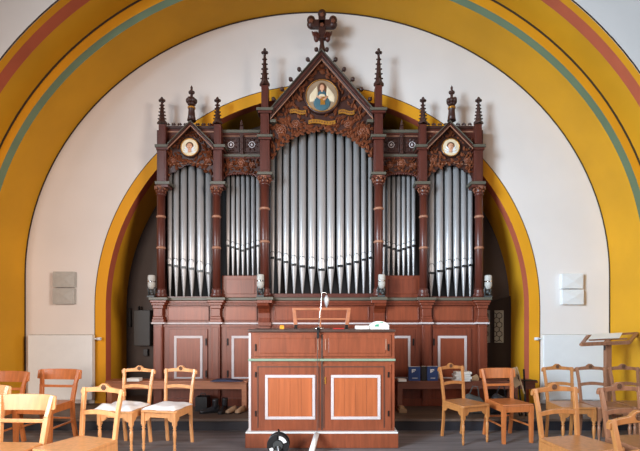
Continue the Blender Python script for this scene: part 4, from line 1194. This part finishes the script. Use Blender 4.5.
cloth(cB, 'seat_pad', -.20, .20, -.21, .17, .030, 'flat white pad on seat of the chair nearest the console', 5, .010)

# ------------------------------------------------------------------ lectern at the right
Yl = F / 72
lc = thing('lectern', 'wooden lectern with a slanted open reading frame on a square post at right', 'lectern', (px(607.5, Yl), Yl, PH))
xo = lc.location.x
q = lambda x, y, dy=0: P(x, y, Yl + dy) - lc.location
a = q(607, 343)
m = MB(); m.box(-.036, .036, -.036, .036, .03, a.z); m.build('post', 'brownc', lc, .004)
m = MB(); m.beam((-.28, 0, .02), (.28, 0, .02), .07, .04); m.beam((0, -.25, .02), (0, .25, .02), .07, .04); m.build('foot', 'brownc', lc, .004)
m = MB(); m.beam((-.042, 0, a.z - .10), (-.042, 0, a.z), .012, .02); m.beam((.042, 0, a.z - .10), (.042, 0, a.z), .012, .02); m.build('collar', 'box', lc)
fl, fr_ = q(581, 345, -.14), q(629, 343, -.14); bl, br = q(588, 336, .14), q(637, 333, .14)
m = MB(); m.beam(fl, fr_, .03, .035); m.beam(bl, br, .03, .03); m.beam(fl, bl, .045, .022); m.beam(fr_, br, .045, .022)
m.beam((fl + fr_) / 2, (bl + br) / 2, .06, .02)
m.beam(fl + (fr_ - fl) * .1 + (bl - fl) * .5, fr_ + (fl - fr_) * .1 + (bl - fl) * .5, .03, .02)
m.build('reading_frame', 'brownc', lc, .003)
m = MB(); m.beam(fl + Vector((0, -.015, .02)), fr_ + Vector((0, -.015, .02)), .012, .03); m.build('ledge', 'brownc', lc, .002)
m = MB(); m.beam(br, br + Vector((.05, .04, -.10)), .03, .02); m.build('side_brace', 'brownc', lc, .002)
pa = thing('sheet_music', 'long white sheet of paper lying across the slanted lectern frame', 'paper', lc.location)
m = MB(); u0, u1 = .08, .74
c = [fl + (fr_ - fl) * u0 + (bl - fl) * .42, fl + (fr_ - fl) * u1 + (bl - fl) * .42, fl + (fr_ - fl) * u1 + (bl - fl) * 1.0, fl + (fr_ - fl) * u0 + (bl - fl) * 1.0]
up = Vector((0, -.012, .022))
A = [m.b.verts.new(p + up) for p in c]; B = [m.b.verts.new(p + up + Vector((0, -.002, .006))) for p in c]
m.b.faces.new(A); m.b.faces.new(B[::-1])
for i in range(4): m.b.faces.new([A[i], A[(i + 1) % 4], B[(i + 1) % 4], B[i]])
m.build('sheet', 'paper', pa)
